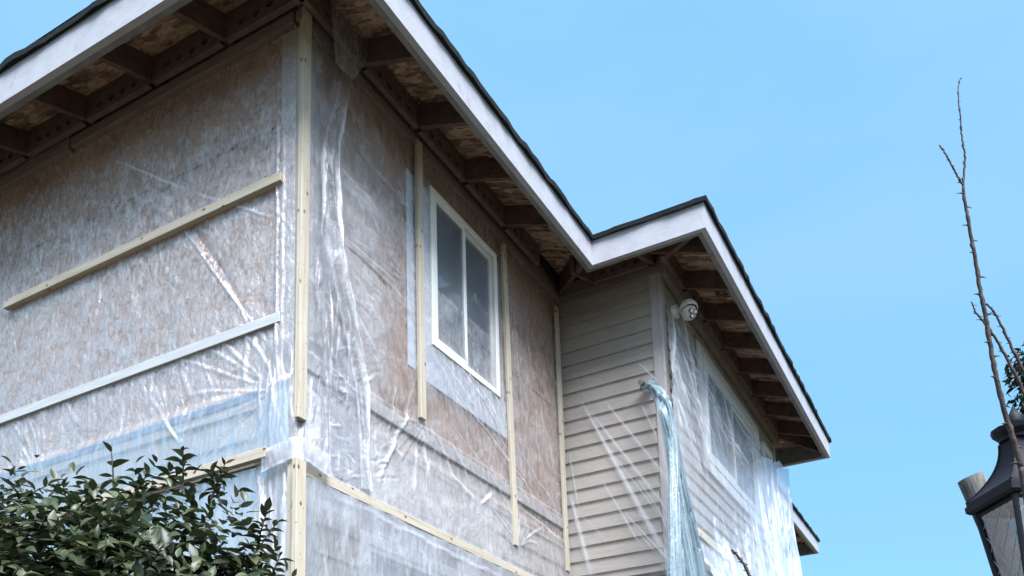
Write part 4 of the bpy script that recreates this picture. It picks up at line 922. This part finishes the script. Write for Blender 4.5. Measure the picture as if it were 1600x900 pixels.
# ------------------------------------------------------------------ leaves
def leaf_template():
    n = 6; v = []; f = []
    for i in range(n+1):
        t = i/n; wd = math.sin(math.pi*min(1, t**.85))*.5*(1 if t < .7 else (1-(t-.7)*.55)); wd = max(wd, .0)
        z = -.10*t*t*1.2; v += [(-wd*.46, t, z+wd*.16), (0, t, z-.0), (wd*.46, t, z+wd*.16)]
    for i in range(n):
        a = i*3; f += [(a, a+1, a+4, a+3), (a+1, a+2, a+5, a+4)]
    return np.array(v), np.array(f)
LV, LF = leaf_template()
def leaves(name, pos, dirs, nrms, size, tone, mat, parent):
    """one mesh of separate leaves; arrays of base points, growing directions, upper-side normals"""
    n = len(pos); y = dirs/np.linalg.norm(dirs, axis=1, keepdims=True); x = np.cross(y, nrms); x /= np.linalg.norm(x, axis=1, keepdims=True); z = np.cross(x, y)
    wv = RNG.uniform(.85, 1.25, n)[:, None, None]; curl = RNG.uniform(.2, 2.6, n)[:, None, None]
    V = (LV[None, :, 0:1]*x[:, None, :]*wv+LV[None, :, 1:2]*y[:, None, :]+LV[None, :, 2:3]*z[:, None, :]*curl)*size[:, None, None]+pos[:, None, :]
    Fs = (LF[None]+(np.arange(n)*len(LV))[:, None, None]).reshape(-1, 4)
    root = parent
    while root not in BASE: root = root.parent
    me = bpy.data.meshes.new(name); P = (V.reshape(-1, 3)-BASE[root])*S
    me.vertices.add(len(P)); me.vertices.foreach_set('co', P.astype(np.float32).ravel()); nf = len(Fs)
    me.loops.add(nf*4); me.loops.foreach_set('vertex_index', Fs.astype(np.int32).ravel()); me.polygons.add(nf); me.polygons.foreach_set('loop_start', np.arange(0, nf*4, 4, dtype=np.int32))
    me.update(calc_edges=True); me.polygons.foreach_set('use_smooth', [True]*nf); me.materials.append(mat)
    o = bpy.data.objects.new(name, me); scene.collection.objects.link(o); o.parent = parent; attr(o, 'tone', np.repeat(tone, len(LV))); return o
def unit(v): return v/(np.linalg.norm(v, axis=-1, keepdims=True)+1e-9)
def shoots(starts, dirs, lens, per, lsize, stem_mb, stem_r):
    pos = []; dr = []; nr = []; sz = []
    for s, d, L in zip(starts, dirs, lens):
        side = unit(np.cross(d, RNG.normal(size=3))); bend = unit(RNG.normal(size=3))*.12*L; pts = [s+d*L*t+bend*t*t for t in (0, .35, .7, 1)]
        if stem_mb is not None: stem_mb.tube(pts, [stem_r, stem_r*.8, stem_r*.6, stem_r*.4], 5, cap=False)
        n = max(3, int(per*RNG.uniform(.7, 1.3)))
        for k in range(n):
            t = .15+.85*k/(n-1); p = s+d*L*t+bend*t*t; a = k*2.4+RNG.uniform(-.3, .3); s2 = np.cross(d, side); o_ = side*math.cos(a)+s2*math.sin(a)
            g_ = unit(o_*1.0+d*(.35+.9*(t > .9))+np.array([0, 0, -.25+.3*RNG.random()]))
            pos.append(p); dr.append(g_); nr.append(unit(d*.8+np.array([0, 0, .7])+RNG.normal(size=3)*.25)); sz.append(lsize*RNG.uniform(.5, 1.25)*(1 if t < .9 else .75))
    return np.array(pos), np.array(dr), np.array(nr), np.array(sz)

# camellia at lower left
DS = 3.7
sc_ = at(170, 1060, DS)
shrub = empty('shrub', (sc_[0], sc_[1], GZ), 'dense glossy dark green evergreen shrub in front of the plastic covered wall', 'shrub')
lobes = [(at(-150, 1000, DS), .50), (at(25, 1000, DS), .50), (at(190, 985, DS), .47), (at(285, 965, DS-.1), .33), (at(335, 985, DS), .20), (at(105, 1020, DS-.3), .47), (at(255, 1100, DS-.2), .42), (at(40, 1250, DS), .80), (at(210, 1300, DS+.1), .70), (at(-250, 1250, DS), .8)]
st = []; di = []; le = []
for c, r in lobes:
    low = c[2] < .55
    n = int((470 if not low else 220)*(r/.5)**2)
    u = unit(RNG.normal(size=(n, 3))); rad = r*RNG.uniform(.40, .93, n)**.7
    rad *= 1+.22*(vnoise(u[:, 0]*4+c[0]*5, u[:, 1]*4+u[:, 2]*3+7, 77)-.5)*2
    st += list(c+u*rad[:, None]*.92); di += list(unit(u+np.array([0, 0, .55])+RNG.normal(size=(n, 3))*.35)); le += list(RNG.uniform(.12, .30, n))
stem = MB()
pos, dr, nr, sz = shoots(st, di, le, 8, .074, None, .004)
sprigs = [((178, 765), (175, 708), .16, 3), ((285, 770), (290, 702), .3, 11), ((330, 780), (352, 716), .26, 9), ((262, 770), (262, 735), .2, 6), ((395, 900), (405, 800), .3, 14), ((375, 905), (425, 812), .25, 8), ((345, 790), (330, 742), .2, 7), ((60, 810), (30, 765), .2, 8), ((110, 810), (100, 762), .2, 7),
          ((200, 800), (225, 735), .2, 8), ((150, 810), (130, 770), .2, 7), ((420, 920), (432, 865), .2, 6), ((20, 790), (70, 752), .2, 7), ((240, 800), (215, 742), .2, 7)]
P2 = []
for k, (a, b, _, nl) in enumerate(sprigs):
    A, B = at(*a, DS-.15), at(*b, DS-.12); L = np.linalg.norm(B-A); r = shoots([A], [unit(B-A)], [L], int(nl*1.7)+2, .068, stem, .005); P2.append(r)
pos = np.concatenate([pos]+[p[0] for p in P2]); dr = np.concatenate([dr]+[p[1] for p in P2]); nr = np.concatenate([nr]+[p[2] for p in P2]); sz = np.concatenate([sz]+[p[3] for p in P2])
tone = np.clip(RNG.normal(.45, .30, len(pos)), 0, .93); tone[RNG.random(len(pos)) < .010] = 1.0
leaves('foliage', pos, dr, nr, sz, tone, M['leaf'], shrub)
base_ = np.array([sc_[0], sc_[1], GZ])
for k in range(7):
    c, r = lobes[k]; b_ = base_+np.array([RNG.uniform(-.25, .25), RNG.uniform(-.25, .25), 0]); mid = (b_+c)/2+RNG.normal(size=3)*.08
    stem.tube([b_, mid, c, c+np.array([0, 0, r*.6])], [.035, .026, .014, .006], 8)
    for q_ in range(6):
        e = c+unit(RNG.normal(size=3)+np.array([0, 0, .6]))*r*.8; stem.tube([mid*.4+c*.6, (c+e)/2+RNG.normal(size=3)*.03, e], [.012, .008, .004], 6)
stem.build('stems', M['bark'], shrub, smooth=True)

# broadleaf tree at the right edge
DT = 8.5; tcn_ = at(1680, 640, DT)
tree = empty('tree', (tcn_[0], tcn_[1], GZ), 'dark leafy evergreen tree at the edge of the view behind the rose canes and lantern', 'tree')
tb_ = np.array([tcn_[0], tcn_[1], GZ]); tr_ = MB(); tr_.tube([tb_, tb_+np.array([.05, .1, 1.4]), tcn_+np.array([0, 0, -.3]), tcn_+np.array([0, 0, .4])], [.16, .12, .08, .03], 12)
tl_ = [(at(1662, 600, DT), .36), (at(1655, 640, DT), .28), (at(1640, 565, DT), .20), (at(1730, 620, DT), .6), (at(1740, 760, DT), .6), (at(1735, 700, DT+.3), .6)]
st = []; di = []; le = []
for c, r in tl_:
    n = int(420*(r/.5)**2)+60; u = unit(RNG.normal(size=(n, 3))); rad = r*RNG.uniform(.3, 1.0, n)**.6*(1+.25*(vnoise(u[:, 0]*3+c[0], u[:, 1]*3+u[:, 2]*3, 78)-.5)*2)
    st += list(c+u*rad[:, None]*.9); di += list(unit(u+np.array([0, 0, .4])+RNG.normal(size=(n, 3))*.4)); le += list(RNG.uniform(.10, .2, n))
    tr_.tube([tb_+np.array([.05, .1, 1.6+.2*r]), (tcn_+c)/2+np.array([0, 0, -.2]), c], [.05, .03, .01], 7)
pos, dr, nr, sz = shoots(st, di, le, 6, .085, None, .004)
leaves('crown', pos, dr, nr, sz, np.clip(RNG.normal(.45, .25, len(pos)), 0, 1), M['leaf2'], tree)
tr_.build('trunk', M['bark'], tree, smooth=True)
